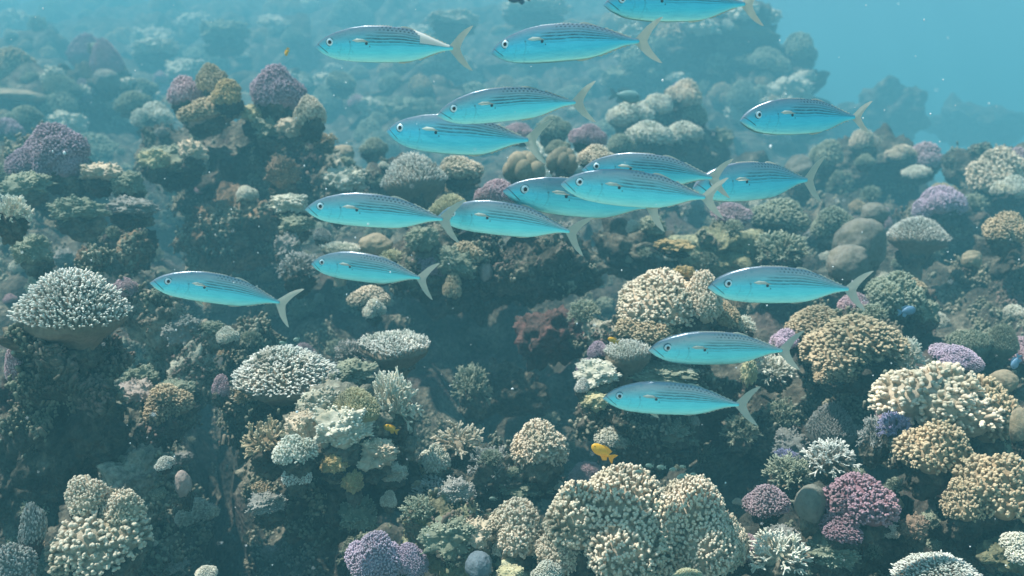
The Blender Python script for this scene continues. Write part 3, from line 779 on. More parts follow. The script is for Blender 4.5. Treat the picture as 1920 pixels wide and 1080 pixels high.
 ('nubby', 'green', 1560, 1030, 110, 70, 2.0, 'green-brown knobs under the wine red coral'),
 ('plate', 'white', 1760, 1068, 170, 60, 1.85, 'pale finger-topped plate coral at the bottom right edge'),
 ('nubby', 'brown', 1710, 990, 60, 60, 2.0, 'brown knob between the wine red coral and the lower right corner'),
 ('smooth', 'beige_smooth', 1880, 715, 55, 45, 2.5, 'smooth beige boulder coral above the large fat-knobbed mass end'),
 ('smooth', 'beige_smooth', 1915, 800, 40, 70, 2.15, 'smooth pale boulder coral cut by the right edge'),
 ('nubby', 'green', 1890, 830, 60, 60, 2.3, 'green knobs between the pale boulder and the fat-knobbed corals'),
 ('domed', 'green', 1878, 632, 68, 55, 3.1, 'round greenish finely knobbed coral near the right edge'),
 ('flat', 'green', 1820, 640, 80, 45, 3.1, 'greenish finger plate left of the round greenish coral'),
 ('smooth', 'grey_smooth', 1612, 455, 95, 90, 4.1, 'big smooth grey dome coral in the right middle distance'),
 ('smooth', 'grey_smooth', 1590, 495, 75, 70, 3.9, 'lower smooth grey lobe left under the big grey dome'),
 ('smooth', 'grey_smooth', 1640, 400, 50, 40, 4.5, 'small hazy dome coral above the big grey dome'),
 ('smooth', 'beige_smooth', 1822, 487, 36, 36, 3.9, 'small smooth beige dome near the right wall'),
 ('domed', 'white', 1722, 432, 115, 55, 4.3, 'pale blue-green spiny coral dome on the right slope'),
 ('fine', 'lilac', 1760, 380, 110, 65, 4.8, 'greyish lilac coral mound behind the pale blue-green dome'),
 ('caul', 'tan', 1885, 425, 90, 60, 4.1, 'tan branching coral at the right edge below the hazy reef head'),
 ('caul', 'cream', 1865, 320, 110, 90, 5.1, 'hazy cream coral on top of the right edge reef head'),
 ('caul', 'pink', 1905, 300, 60, 50, 5.3, 'hazy pinkish coral cut by the right edge'),
 ('caul', 'pale', 1895, 350, 70, 45, 5.0, 'hazy pale coral low on the right edge reef head'),
 ('smooth', 'grey_smooth', 1500, 325, 60, 70, 5.6, 'hazy smooth coral column behind the tail of the fish cluster'),
 ('caul', 'green', 1550, 285, 70, 50, 5.9, 'hazy green coral left on the hill behind the lone right mackerel'),
 ('caul', 'cream', 1620, 260, 60, 40, 6.0, 'hazy cream coral below the lone right mackerel tail'),
 ('caul', 'cream', 1690, 285, 60, 30, 5.9, 'hazy sunlit coral on the right brow of the hill'),
 ('caul', 'pink', 1735, 290, 70, 50, 5.9, 'hazy reddish coral at the far right brow of the hill'),
 ('caul', 'green', 1620, 300, 40, 24, 5.6, 'tiny sunlit coral in the middle of the hazy hill'),
 ('caul', 'pale', 1720, 322, 55, 26, 5.7, 'hazy pale coral low on the right of the hill'),
 # middle distance right of centre
 ('caul', 'green', 1460, 400, 110, 60, 4.6, 'grey-green coral below the rear mackerel belly'),
 ('caul', 'green', 1560, 415, 80, 60, 4.5, 'grey-green coral right of the rear mackerel belly'),
 ('twig', 'green', 1460, 465, 120, 60, 4.1, 'bushy green coral above the right mackerel'),
 ('caul', 'pink', 1375, 400, 80, 40, 4.4, 'rosy coral patch beneath the tail of the fish cluster'),
 ('nubby', 'ochre', 1265, 460, 80, 26, 3.95, 'ochre crust on the brown rock below the fish cluster'),
 ('nubby', 'ochre', 1282, 512, 50, 30, 3.0, 'mustard coloured crust on top of the knobby cream coral'),
 # ledge in the middle
 ('domed', 'white', 775, 322, 125, 75, 4.2, 'dome-shaped finger coral below the pair of middle mackerel'),
 ('caul', 'cream', 862, 315, 90, 50, 4.3, 'cream coral right of the dome-shaped finger coral'),
 ('lobes', 'beige_smooth', 985, 312, 82, 60, 4.2, 'cluster of smooth beige bulbs below the lower middle mackerel tail'),
 ('lobes', 'beige_smooth', 1055, 300, 60, 50, 4.3, 'smaller cluster of beige bulbs right of the first cluster'),
 ('caul', 'cream', 1120, 292, 80, 44, 4.2, 'cream pink coral directly above the fish cluster'),
 ('fine', 'pink', 1105, 255, 70, 46, 4.6, 'pale pink coral knob behind the upper middle mackerel tail'),
 ('fine', 'pink', 975, 245, 70, 30, 5.0, 'pink coral strip between the two middle mackerel tails'),
 ('caul', 'green', 1040, 240, 70, 50, 5.2, 'greenish coral behind the middle mackerel tails'),
 ('fine', 'green', 1045, 275, 50, 26, 4.6, 'greenish coral just above the beige bulbs'),
 ('fine', 'pink', 932, 362, 88, 54, 3.9, 'pink fine-textured coral at the nose of the fish cluster'),
 ('plate', 'yellow', 845, 382, 80, 40, 3.8, 'yellow finger coral behind the tail of the middle left mackerel'),
 ('caul', 'cream', 838, 420, 50, 40, 3.8, 'cream coral under the tail of the middle left mackerel'),
 ('fine', 'purple', 812, 492, 85, 50, 3.7, 'violet coral patch at the tail of the lower middle mackerel'),
 ('caul', 'tan', 870, 478, 75, 55, 3.7, 'tan coral right of the violet coral patch'),
 ('caul', 'tan', 848, 535, 45, 50, 3.6, 'tan coral lobe hanging below the lower middle mackerel tail'),
 ('smooth', 'flesh', 910, 510, 26, 40, 3.7, 'small smooth brown column on the dark wall right of the tan coral'),
 ('smooth', 'beige_smooth', 705, 458, 62, 40, 3.8, 'smooth beige lump between the middle left and lower middle mackerel'),
 ('flat', 'pale', 640, 465, 80, 24, 3.8, 'pale table coral left of the smooth beige lump'),
 ('twig', 'yellow', 735, 480, 55, 28, 3.75, 'cream yellow coral rising above the back of the lower middle mackerel'),
 ('caul', 'cream', 695, 555, 80, 40, 3.7, 'brownish cream coral below the belly of the lower middle mackerel'),
 ('caul', 'pale', 700, 578, 44, 38, 3.6, 'dim pale coral sprig on the wall above the table coral'),
 ('nubby', 'pale', 545, 385, 90, 46, 3.9, 'sunlit pale crust at the nose of the middle left mackerel'),
 ('nubby', 'green', 555, 420, 80, 40, 3.85, 'pale green crust beneath the middle left mackerel head'),
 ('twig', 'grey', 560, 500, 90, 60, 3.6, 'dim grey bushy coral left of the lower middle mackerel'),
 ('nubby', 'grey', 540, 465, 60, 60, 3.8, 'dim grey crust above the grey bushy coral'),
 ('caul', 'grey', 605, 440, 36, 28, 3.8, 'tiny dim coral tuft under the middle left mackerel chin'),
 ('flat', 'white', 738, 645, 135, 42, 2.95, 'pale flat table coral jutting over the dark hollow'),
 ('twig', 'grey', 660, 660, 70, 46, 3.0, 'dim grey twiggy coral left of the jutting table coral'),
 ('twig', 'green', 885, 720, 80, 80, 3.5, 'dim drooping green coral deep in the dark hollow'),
 ('nubby', 'pale', 650, 340, 90, 60, 4.3, 'pale knobbed crust on the rounded boulder left of the dome-shaped coral'),
 ('smooth', 'beige_smooth', 640, 290, 50, 34, 4.9, 'smooth pale block behind the rounded boulder'),
 ('caul', 'green', 700, 275, 60, 34, 5.1, 'greenish coral left of the middle mackerel pair'),
 # upper left reef head
 ('fine', 'purple', 520, 165, 105, 88, 4.4, 'bright purple round coral on top of the upper left reef head'),
 ('caul', 'cream', 583, 208, 62, 60, 4.3, 'cream coral at the right shoulder of the upper left reef head'),
 ('caul', 'pink', 352, 172, 75, 60, 4.5, 'pinkish coral at the left of the upper left reef head top'),
 ('caul', 'tan', 400, 150, 62, 66, 4.45, 'tan coral peak on the upper left reef head'),
 ('caul', 'ochre', 425, 172, 70, 50, 4.35, 'ochre coral in front of the tan coral peak'),
 ('caul', 'tan', 390, 205, 120, 50, 4.4, 'shaded tan coral skirt under the tan coral peak'),
 ('smooth', 'flesh', 375, 225, 60, 36, 4.4, 'smooth pinkish knob under the shaded tan coral skirt'),
 ('nubby', 'yellow', 475, 215, 50, 46, 4.4, 'yellowish crust between the tan and purple corals of the reef head'),
 ('nubby', 'cream', 550, 240, 70, 40, 4.35, 'bright sunlit crust below the purple round coral'),
 ('nubby', 'green', 510, 240, 90, 50, 4.4, 'green-grey crust left below the purple round coral'),
 ('twig', 'tan', 610, 262, 50, 26, 4.4, 'small twiggy coral jutting from the right of the upper left reef head'),
 ('nubby', 'brown', 530, 325, 70, 76, 4.0, 'dark round rough lump in the shade under the upper left reef head'),
 ('nubby', 'green', 322, 300, 130, 60, 4.3, 'greenish sunlit crust left of the upper left reef head'),
 ('nubby', 'yellow', 290, 300, 60, 44, 4.2, 'yellowish crust at the left end of the greenish sunlit crust'),
 ('nubby', 'cream', 365, 285, 60, 50, 4.2, 'cream lump at the right end of the greenish sunlit crust'),
 # left
 ('fine', 'purple', 105, 275, 120, 90, 3.9, 'large purple coral mound, peaked, near the left edge'),
 ('fine', 'purple', 55, 305, 90, 60, 3.85, 'lower left spur of the large purple coral mound'),
 ('fine', 'purple', 132, 310, 70, 70, 3.9, 'shaded right flank of the large purple coral mound'),
 ('nubby', 'green', 50, 345, 100, 46, 3.6, 'grey-green crust in front of the large purple coral mound'),
 ('nubby', 'cream', 190, 325, 90, 46, 3.9, 'cream crust right of the large purple coral mound'),
 ('nubby', 'green', 240, 345, 70, 50, 3.9, 'green crust between the purple mound and the upper left reef head'),
 ('nubby', 'green', 150, 395, 110, 60, 3.5, 'dim greenish crust below the large purple coral mound'),
 ('nubby', 'grey', 250, 390, 100, 46, 3.7, 'bluish grey crust on the rounded rock at the left'),
 ('nubby', 'green', 60, 470, 80, 60, 3.0, 'dim green crust behind the white-tipped dome'),
 ('domed', 'purple', 162, 90, 70, 60, 7.0, 'hazy violet coral dome on top of the upper left hill'),
 ('domed', 'pink', 198, 105, 60, 70, 7.0, 'hazy mauve coral dome just right of the violet one on the upper left hill'),
 ('domed', 'green', 110, 160, 80, 46, 6.8, 'hazy green coral dome on the upper left hill slope'),
 ('fine', 'purple', 158, 170, 40, 46, 6.7, 'hazy purple coral beside the hazy green dome'),
 ('smooth', 'grey_smooth', 200, 150, 46, 40, 6.8, 'hazy smooth coral block below the mauve dome'),
 ('caul', 'green', 110, 190, 70, 46, 6.5, 'hazy green knobs low on the upper left hill'),
 ('caul', 'green', 260, 165, 70, 36, 6.6, 'hazy coral ridge right of the upper left hill'),
 ('caul', 'green', 250, 190, 70, 40, 6.2, 'hazy pale coral cluster left of the reef head'),
 ('caul', 'pale', 285, 215, 80, 50, 5.8, 'hazy sunlit pale coral against the left of the reef head'),
 ('caul', 'green', 45, 215, 70, 36, 6.0, 'hazy dome coral near the upper left edge'),
 ('caul', 'purple', 15, 240, 60, 40, 5.6, 'hazy violet coral cut by the left edge'),
 ('smooth', 'beige_smooth', 30, 180, 110, 26, 7.2, 'long smooth hazy ledge at the upper left edge'),
 # centre distance
 ('caul', 'green', 640, 150, 60, 36, 7.4, 'faint coral knob right of the bright purple coral'),
 ('caul', 'green', 730, 150, 50, 30, 8.0, 'faint coral patch under the upper left mackerel'),
 ('caul', 'pink', 672, 190, 40, 26, 7.6, 'faint pinkish coral right of the reef head'),
 ('caul', 'green', 710, 195, 60, 30, 7.6, 'faint green coral above the lower middle pair nose'),
 ('caul', 'pale', 1180, 215, 90, 50, 5.9, 'hazy pale coral behind the upper middle mackerel tail'),
 ('caul', 'pale', 1225, 195, 60, 40, 6.0, 'hazy pale coral step on the rock stack'),
 ('caul', 'cream', 1280, 175, 75, 56, 6.1, 'hazy cream coral crowning the rock stack'),
 ('caul', 'green', 1300, 210, 60, 50, 6.1, 'hazy coral under the crown of the rock stack'),
 ('caul', 'pale', 1220, 250, 90, 50, 5.6, 'hazy pale coral low on the rock stack'),
 ('caul', 'pale', 1280, 250, 80, 46, 5.7, 'hazy pale coral at the right foot of the rock stack'),
 ('caul', 'green', 1165, 268, 60, 36, 5.3, 'hazy green coral at the left foot of the rock stack'),
 ('smooth', 'green', 1400, 65, 120, 30, 9.4, 'broad sunlit coral plate on the far ridge'),
 ('caul', 'green', 1420, 115, 120, 34, 9.2, 'faint sunlit coral band on the far ridge flank'),
 ('nubby', 'pale', 850, 38, 110, 34, 8.6, 'sunlit hazy reef top above the tail of the wounded mackerel'),
 ('nubby', 'pale', 1000, 18, 150, 40, 9.6, 'brightest hazy reef top at the top edge between two mackerel'),
 ('nubby', 'green', 1170, 150, 110, 36, 9.0, 'faint coral band far behind the upper middle mackerel tail'),
 ('nubby', 'green', 760, 200, 90, 40, 7.5, 'faint lumpy coral bank between the upper left mackerel and the middle pair'),
 ('nubby', 'green', 420, 60, 110, 46, 8.8, 'faint coral bank in the blue far above the upper left reef head'),
 ('nubby', 'pale', 290, 90, 100, 36, 8.4, 'faint pale coral bank right of the upper left hill top'),
 ('caul', 'green', 1500, 90, 80, 60, 9.6, 'faint round coral head at the end of the far ridge'),
]
for (kind, col, cx, cy, w, h, d, label) in CORALS:
    if d and (cy < 240 and d > 6.2): dd = min(stretch(d) * 1.3, hit_depth(cx, cy + 0.3 * h, stretch(d)))
    else: dd = stretch(d) if d else None
    coral(kind, col, cx, cy, w, h, dd, label)

# ------------------------------------------------------------------ small repeated growth between the big colonies
def dark_spot(px, py):
    """shaded hollows of the reef kept clear of growth so they stay dark"""
    return any(a < px < c and b < py < e for a, b, c, e in
        ((770, 540, 1070, 780), (370, 780, 450, 1080), (0, 600, 60, 1000), (60, 640, 230, 860), (340, 370, 560, 500), (420, 740, 560, 790),
         (600, 200, 700, 260), (1480, 250, 1560, 400), (1760, 480, 1900, 580), (1380, 830, 1450, 900), (1690, 880, 1780, 960), (560, 960, 650, 1080), (880, 440, 1160, 540)))
FILL = [
 ('caul', 'pale', 'small pale knobby coral clump dotted over the reef slope', 'small pale coral clumps on the reef slope'),
 ('twig', 'green', 'small green twiggy coral tuft dotted over the reef slope', 'small green coral tufts on the reef slope'),
 ('nubby', 'grey', 'small grey encrusting coral lump dotted over the reef slope', 'small grey coral lumps on the reef slope'),
 ('caul', 'tan', 'small tan knobby coral clump dotted over the reef slope', 'small tan coral clumps on the reef slope'),
 ('nubby', 'green', 'small olive encrusting coral lump dotted over the reef slope', 'small olive coral lumps on the reef slope'),
 ('fine', 'pink', 'small rosy coral knob dotted over the reef slope', 'small rosy coral knobs on the reef slope'),
]
rr = random.Random(99)
pts_done = []
for tries in range(5000):
    if len(pts_done) >= 330: break
    px, py = rr.uniform(0, 1920), rr.uniform(20, 1080)
    if px > 1480 and py < 330: continue
    if dark_spot(px, py): continue
    if 380 < px < 440 and 840 < py < 1060: continue
    sz = rr.choice((22, 30, 38, 48, 60, 78)) * rr.uniform(0.85, 1.15) * (0.75 if py < 400 else 1.0)
    if any((px - a) ** 2 + (py - b) ** 2 < (0.62 * (sz + c) * 0.5 + 8) ** 2 for a, b, c in pts_done): continue
    d = hit_depth(px, py + sz * 0.3, 0)
    if d < 1.2 or d > 20: continue
    kd = rr.choices(range(6), [4, 5, 2, 3, 3, 1])[0]
    k, c, lab, grp = FILL[kd]
    coral(k, c, px, py, sz, sz * rr.uniform(0.55, 0.9), d, lab, grp, base=False, tilt=(rr.uniform(-.3, .3), rr.uniform(-.2, .4)))
    pts_done.append((px, py, sz))

# coral heads on the far slope, each one a colony of its own
rr = random.Random(17); far_done = []
for tries in range(3000):
    if len(far_done) >= 110: break
    px, py = rr.uniform(-20, 1540), rr.uniform(5, 300)
    if px > 1150 and py > 240: continue
    sz = rr.choice((40, 55, 75, 105)) * rr.uniform(0.85, 1.15) * (0.7 + py / 600)
    if any((px - a) ** 2 + ((py - b) * 1.5) ** 2 < (0.5 * (sz + c) * 0.5 + 6) ** 2 for a, b, c in far_done): continue
    d = hit_depth(px, py + sz * 0.15, 0)
    if d < 9 or d > 60: continue
    k = rr.randrange(3)
    kind, col, lab, grp = [('caul', 'green', 'hazy greenish coral head on the distant slope', 'hazy greenish coral heads on the distant slope'),
        ('nubby', 'pale', 'hazy pale coral crust on the distant slope', 'hazy pale coral crusts on the distant slope'),
        ('caul', 'tan', 'hazy tan coral head on the distant slope', 'hazy tan coral heads on the distant slope')][k]
    coral(kind, col, px, py, sz, sz * rr.uniform(0.45, 0.8), d, lab, grp, base=False, tilt=(rr.uniform(-.2, .2), rr.uniform(-.1, .3)))
    far_done.append((px, py, sz))

# uncountable fine growth carpeting the rock: one object
def carpet(n=15500):
    rs = np.random.RandomState(3)
    base, nor, sc = [], [], []
    for i in range(n):
        px, py = rs.uniform(-500, 2450), rs.uniform(-40, 1250)
        r = unproj(px, py, 1.0).normalized()
        h = bvh.ray_cast(Vector((0, 0, 0)), r)
        if h[0] is None: continue
        d = h[0].length
        if d > 9: continue
        nn_ = h[1] if h[1].z > -0.2 else -h[1]
        if nn_.z < -0.1: continue
        if fbm(np.array([h[0][:]]) * 3.0, 2)[0] < 0.0: continue
        m = rs.randint(5, 14)
        s = rs.uniform(0.0022, 0.0050) * (1 + 0.45 * d)
        if 770 < px < 1070 and 540 < py < 780: continue  # central hollow left bare so it stays dark
        off = rs.normal(0, s * 1.6, (m, 3)); nv = np.array(nn_[:])
        off -= np.outer(off @ nv, nv)
        base.append(np.array(h[0][:]) + off); nor.append(unit(nv + np.array([0, 0, 0.6]) + rs.normal(0, 0.35, (m, 3)))); sc.append(np.full(m, s) * rs.uniform(0.6, 1.2, m))
    base, nor, sc = map(np.concatenate, (base, nor, sc))
    v, q, t, tip = fingers(base - nor * sc[:, None], nor, sc * rs.uniform(1.6, 3.0, len(sc)), sc * 0.62, 1.15, 5, 0, 1)
    return make_mesh('coral_turf', v, q, t, True, tip)
turf = link('coral_turf', carpet(), None, MC['turf'])
tag(turf, 'fine knobbly coral and algae turf carpeting the rocks', 'coral growth', kind='stuff')

# ------------------------------------------------------------------ mackerel
TOP = [(0, .0), (.03, .036), (.08, .070), (.152, .100), (.26, .128), (.37, .140), (.51, .139), (.66, .126), (.73, .110), (.80, .086), (.876, .054), (.95, .026), (1, .015)]
BOT = [(0, .010), (.043, .046), (.116, .083), (.174, .100), (.297, .116), (.44, .121), (.587, .118), (.696, .108), (.768, .088), (.84, .058), (.913, .029), (1, .013)]
WID = [(0, .006), (.05, .034), (.12, .052), (.25, .070), (.4, .076), (.6, .066), (.8, .035), (.92, .014), (1, .008)]
def prof(tab, s):
    x, y = zip(*tab); 
    n = 201; g = np.linspace(0, 1, n); f = np.interp(g, x, y)
    k = np.exp(-np.linspace(-2, 2, 11) ** 2); k /= k.sum()
    fs = np.convolve(np.pad(f, 5, mode='edge'), k, 'valid')
    fs[:4] = f[:4]
    return np.interp(s, g, fs)
def fish_mats():
    m, nt, b = new_mat('mackerel_skin')
    uv1 = nt.nodes.new('ShaderNodeUVMap'); uv1.uv_map = 'sq'
    uv2 = nt.nodes.new('ShaderNodeUVMap'); uv2.uv_map = 'sz'
    s1 = nt.nodes.new('ShaderNodeSeparateXYZ'); nt.links.new(uv1.outputs[0], s1.inputs[0])
    s2 = nt.nodes.new('ShaderNodeSeparateXYZ'); nt.links.new(uv2.outputs[0], s2.inputs[0])
    s, q = s1.outputs[0], s1.outputs[1]; z = s2.outputs[1]
    M = lambda op, a, b_=None, c=None: math_(nt, op, a, b_, c)
    def band(x, lo, hi, soft=0.02):
        a = nt.nodes.new('ShaderNodeMapRange'); a.interpolation_type = 'SMOOTHSTEP'
        nt.links.new(x, a.inputs[0]); a.inputs[1].default_value = lo - soft; a.inputs[2].default_value = lo + soft
        c = nt.nodes.new('ShaderNodeMapRange'); c.interpolation_type = 'SMOOTHSTEP'
        nt.links.new(x, c.inputs[0]); c.inputs[1].default_value = hi - soft; c.inputs[2].default_value = hi + soft
        c.inputs[3].default_value = 1; c.inputs[4].default_value = 0
        return M('MULTIPLY', a.outputs[0], c.outputs[0])
    def near(x, w, soft):
        a = nt.nodes.new('ShaderNodeMapRange'); a.interpolation_type = 'SMOOTHSTEP'
        nt.links.new(M('ABSOLUTE', x), a.inputs[0]); a.inputs[1].default_value = w; a.inputs[2].default_value = w + soft
        a.inputs[3].default_value = 1; a.inputs[4].default_value = 0
        return a.outputs[0]
    # silver flank, the water's mirrored turquoise put into its colour, and a greyer back
    q01 = M('MULTIPLY_ADD', q, 0.5, 0.5)
    col = ramp(nt, q01, [(0.0, (0.36, 0.76, 0.72)), (0.30, (0.15, 0.72, 0.80)), (0.55, (0.13, 0.66, 0.80)), (0.76, (0.24, 0.52, 0.60)), (0.93, (0.42, 0.47, 0.52))])
    nz = noise(nt, 9, 3, 0.5, uv1.outputs[0])
    col = mix(nt, 1.0, col, ramp(nt, nz.outputs[0], [(0.3, (0.86, 0.92, 0.95)), (0.7, (1.1, 1.06, 1.05))]), 'MULTIPLY')
    dark = None
    wob = M('MULTIPLY', M('SINE', M('MULTIPLY', s, 28.0)), 0.012)
    lines = None
    for q0, w, s0, s1_, k in ((.66, .020, .46, .90, .45), (.51, .024, .40, .96, .7), (.36, .028, .38, .99, .85), (.20, .030, .36, .99, .8), (.06, .024, .38, .93, .35)):
        a = near(M('ADD', M('SUBTRACT', q, q0), wob), w, 0.03)
        a = M('MULTIPLY', M('MULTIPLY', a, band(s, s0, s1_, 0.04)), k)
        lines = a if lines is None else M('MAXIMUM', lines, a)
    spots = None
    for q0, off in ((.80, 0.0), (.93, 0.5)):
        ph = M('SUBTRACT', M('FRACT', M('ADD', M('MULTIPLY', s, 34.0), off)), 0.5)
        a = M('MULTIPLY', near(ph, 0.16, 0.16), near(M('SUBTRACT', q, q0), 0.020, 0.04))
        a = M('MULTIPLY', M('MULTIPLY', a, band(s, .48, .95, 0.05)), 0.85)
        spots = a if spots is None else M('MAXIMUM', spots, a)
    oi = nt.nodes.new('ShaderNodeObjectInfo').outputs['Random']
    brk = noise(nt, 26, 3, 0.6, uv1.outputs[0]); brk.noise_dimensions = '4D'; nt.links.new(M('MULTIPLY', oi, 40.0), brk.inputs['W'])
    bk = ramp(nt, brk.outputs[0], [(0.36, (0.25, 0.25, 0.25)), (0.52, (1, 1, 1))])
    marks = M('MULTIPLY', M('MULTIPLY', M('MAXIMUM', lines, spots), bk), M('MULTIPLY_ADD', oi, 0.3, 0.7))
    def dot(s0, z0, r, soft):
        dx = M('SUBTRACT', s, s0); dz = M('SUBTRACT', z, z0)
        return near(M('SQRT', M('ADD', M('MULTIPLY', dx, dx), M('MULTIPLY', dz, dz))), r, soft)
    marks = M('MAXIMUM', marks, dot(.392, .016, .0085, .004))
    marks = M('MAXIMUM', marks, M('MULTIPLY', dot(.415, -.004, .003, .003), 0.8))
    marks = M('MAXIMUM', marks, M('MULTIPLY', dot(.272, .028, .004, .006), 0.5))
    # mouth cleft, gill cover edge, cheek line
    mouth = near(M('SUBTRACT', z, M('MULTIPLY_ADD', s, -0.80, 0.037)), 0.002, 0.004)
    marks = M('MAXIMUM', marks, M('MULTIPLY', M('MULTIPLY', mouth, band(s, .012, .10, 0.01)), 0.75))
    gill = near(M('SUBTRACT', s, M('MULTIPLY_ADD', M('MULTIPLY', z, z), -5.5, 0.275)), 0.002, 0.006)
    marks = M('MAXIMUM', marks, M('MULTIPLY', M('MULTIPLY', gill, band(z, -.06, .05, 0.03)), 0.16))
    gill2 = near(M('SUBTRACT', s, M('MULTIPLY_ADD', M('MULTIPLY', z, z), -7.0, 0.205)), 0.002, 0.006)
    marks = M('MAXIMUM', marks, M('MULTIPLY', M('MULTIPLY', gill2, band(z, -.05, .02, 0.02)), 0.10))
    col = mix(nt, marks, col, (0.015, 0.05, 0.07))
    cheek = noise(nt, 30, 3, 0.6, uv2.outputs[0])
    ck = M('MULTIPLY', ramp(nt, cheek.outputs[0], [(0.55, (0, 0, 0)), (0.68, (1, 1, 1))]), band(s, .08, .30, .03))
    col = mix(nt, M('MULTIPLY', ck, 0.35), col, (0.10, 0.34, 0.42))
    snout = band(s, -0.2, 0.035, 0.03)
    col = mix(nt, M('MULTIPLY', snout, 0.5), col, (0.42, 0.42, 0.48))
    nt.links.new(col, b.inputs['Base Color'])
    nt.links.new(M('MULTIPLY_ADD', marks, -0.7, 0.8), b.inputs['Metallic'])
    b.inputs['Roughness'].default_value = 0.36
    bp = nt.nodes.new('ShaderNodeBump'); bp.inputs['Strength'].default_value = 0.25; bp.inputs['Distance'].default_value = 0.001
    vo = nt.nodes.new('ShaderNodeTexVoronoi'); vo.inputs['Scale'].default_value = 90
    nt.links.new(uv2.outputs[0], vo.inputs['Vector']); nt.links.new(vo.outputs['Distance'], bp.inputs['Height'])
    # fish-scale platelets stand nearly upright whatever the curve of the body
    on = nt.nodes.new('ShaderNodeTexCoord').outputs['Normal']
    fl = nt.nodes.new('ShaderNodeVectorMath'); fl.operation = 'MULTIPLY'; nt.links.new(on, fl.inputs[0]); fl.inputs[1].default_value = (0.6, 1.0, 0.18)
    vt = nt.nodes.new('ShaderNodeVectorTransform'); vt.vector_type = 'NORMAL'; vt.convert_from = 'OBJECT'; vt.convert_to = 'WORLD'
    nt.links.new(fl.outputs[0], vt.inputs[0])
    vn = nt.nodes.new('ShaderNodeVectorMath'); vn.operation = 'NORMALIZE'; nt.links.new(vt.outputs[0], vn.inputs[0])
    nt.links.new(vn.outputs[0], bp.inputs['Normal'])
    nt.links.new(bp.outputs[0], b.inputs['Normal'])
    fm, nt, b = new_mat('mackerel_fin')
    p = nt.nodes.new('ShaderNodeTexCoord').outputs['Object']
    n = noise(nt, 14, 3, 0.6, p)
    nt.links.new(ramp(nt, n.outputs[0], [(0.3, (0.60, 0.63, 0.56)), (0.7, (0.80, 0.78, 0.68))]), b.inputs['Base Color'])
    b.inputs['Roughness'].default_value = 0.5
    b.inputs['Alpha'].default_value = 0.78
    tl = nt.nodes.new('ShaderNodeBsdfTranslucent'); tl.inputs[0].default_value = (0.78, 0.76, 0.66, 1)
    mx = nt.nodes.new('ShaderNodeMixShader'); mx.inputs[0].default_value = 0.45
    nt.links.new(b.outputs[0], mx.inputs[1]); nt.links.new(tl.outputs[0], mx.inputs[2])
    nt.links.new(mx.outputs[0], nt.nodes['Material Output'].inputs['Surface'])
    em, nt, b = new_mat('eye_silver'); b.inputs['Base Color'].default_value = (0.62, 0.80, 0.85, 1); b.inputs['Roughness'].default_value = 0.3; b.inputs['Metallic'].default_value = 0.2
    rm, nt, b = new_mat('eye_rim'); b.inputs['Base Color'].default_value = (0.05, 0.16, 0.2, 1); b.inputs['Roughness'].default_value = 0.4
    pm, nt, b = new_mat('eye_pupil'); b.inputs['Base Color'].default_value = (0.005, 0.006, 0.01, 1); b.inputs['Roughness'].default_value = 0.15
    wm, nt, b = new_mat('raw_pale_wound'); b.inputs['Base Color'].default_value = (0.62, 0.62, 0.58, 1); b.inputs['Roughness'].default_value = 0.6
    return m, fm, em, rm, pm, wm
SKIN, FIN, EYE, RIM, PUPIL, WOUND = fish_mats()

def add_uv(me, name, per_vert):
    uv = me.uv_layers.new(name=name)
    li = np.zeros(len(me.loops), np.int32); me.loops.foreach_get('vertex_index', li)
    uv.data.foreach_set('uv', np.asarray(per_vert, np.float32)[li].ravel())

def fin_mesh(name, outline, thick=0.003, flap=0.0):
    """thin solid fin from an x,z outline (fan from the centroid), both faces and rim"""
    o = np.array(outline, float); n = len(o); c = o.mean(0)
    def yy(pt): return flap * (pt[0] - o[0][0])
    vs = [(p[0], yy(p) + thick * 0.15, p[1]) for p in o] + [(p[0], yy(p) - thick * 0.15, p[1]) for p in o]
    vs += [(c[0], yy(c) + thick, c[1]), (c[0], yy(c) - thick, c[1])]
    t = []; q = []
    for i in range(n):
        j = (i + 1) % n
        t.append((i, j, 2 * n)); t.append((n + j, n + i, 2 * n + 1)); q.append((j, i, n + i, n + j))
    return make_mesh(name, vs, q, t, False)

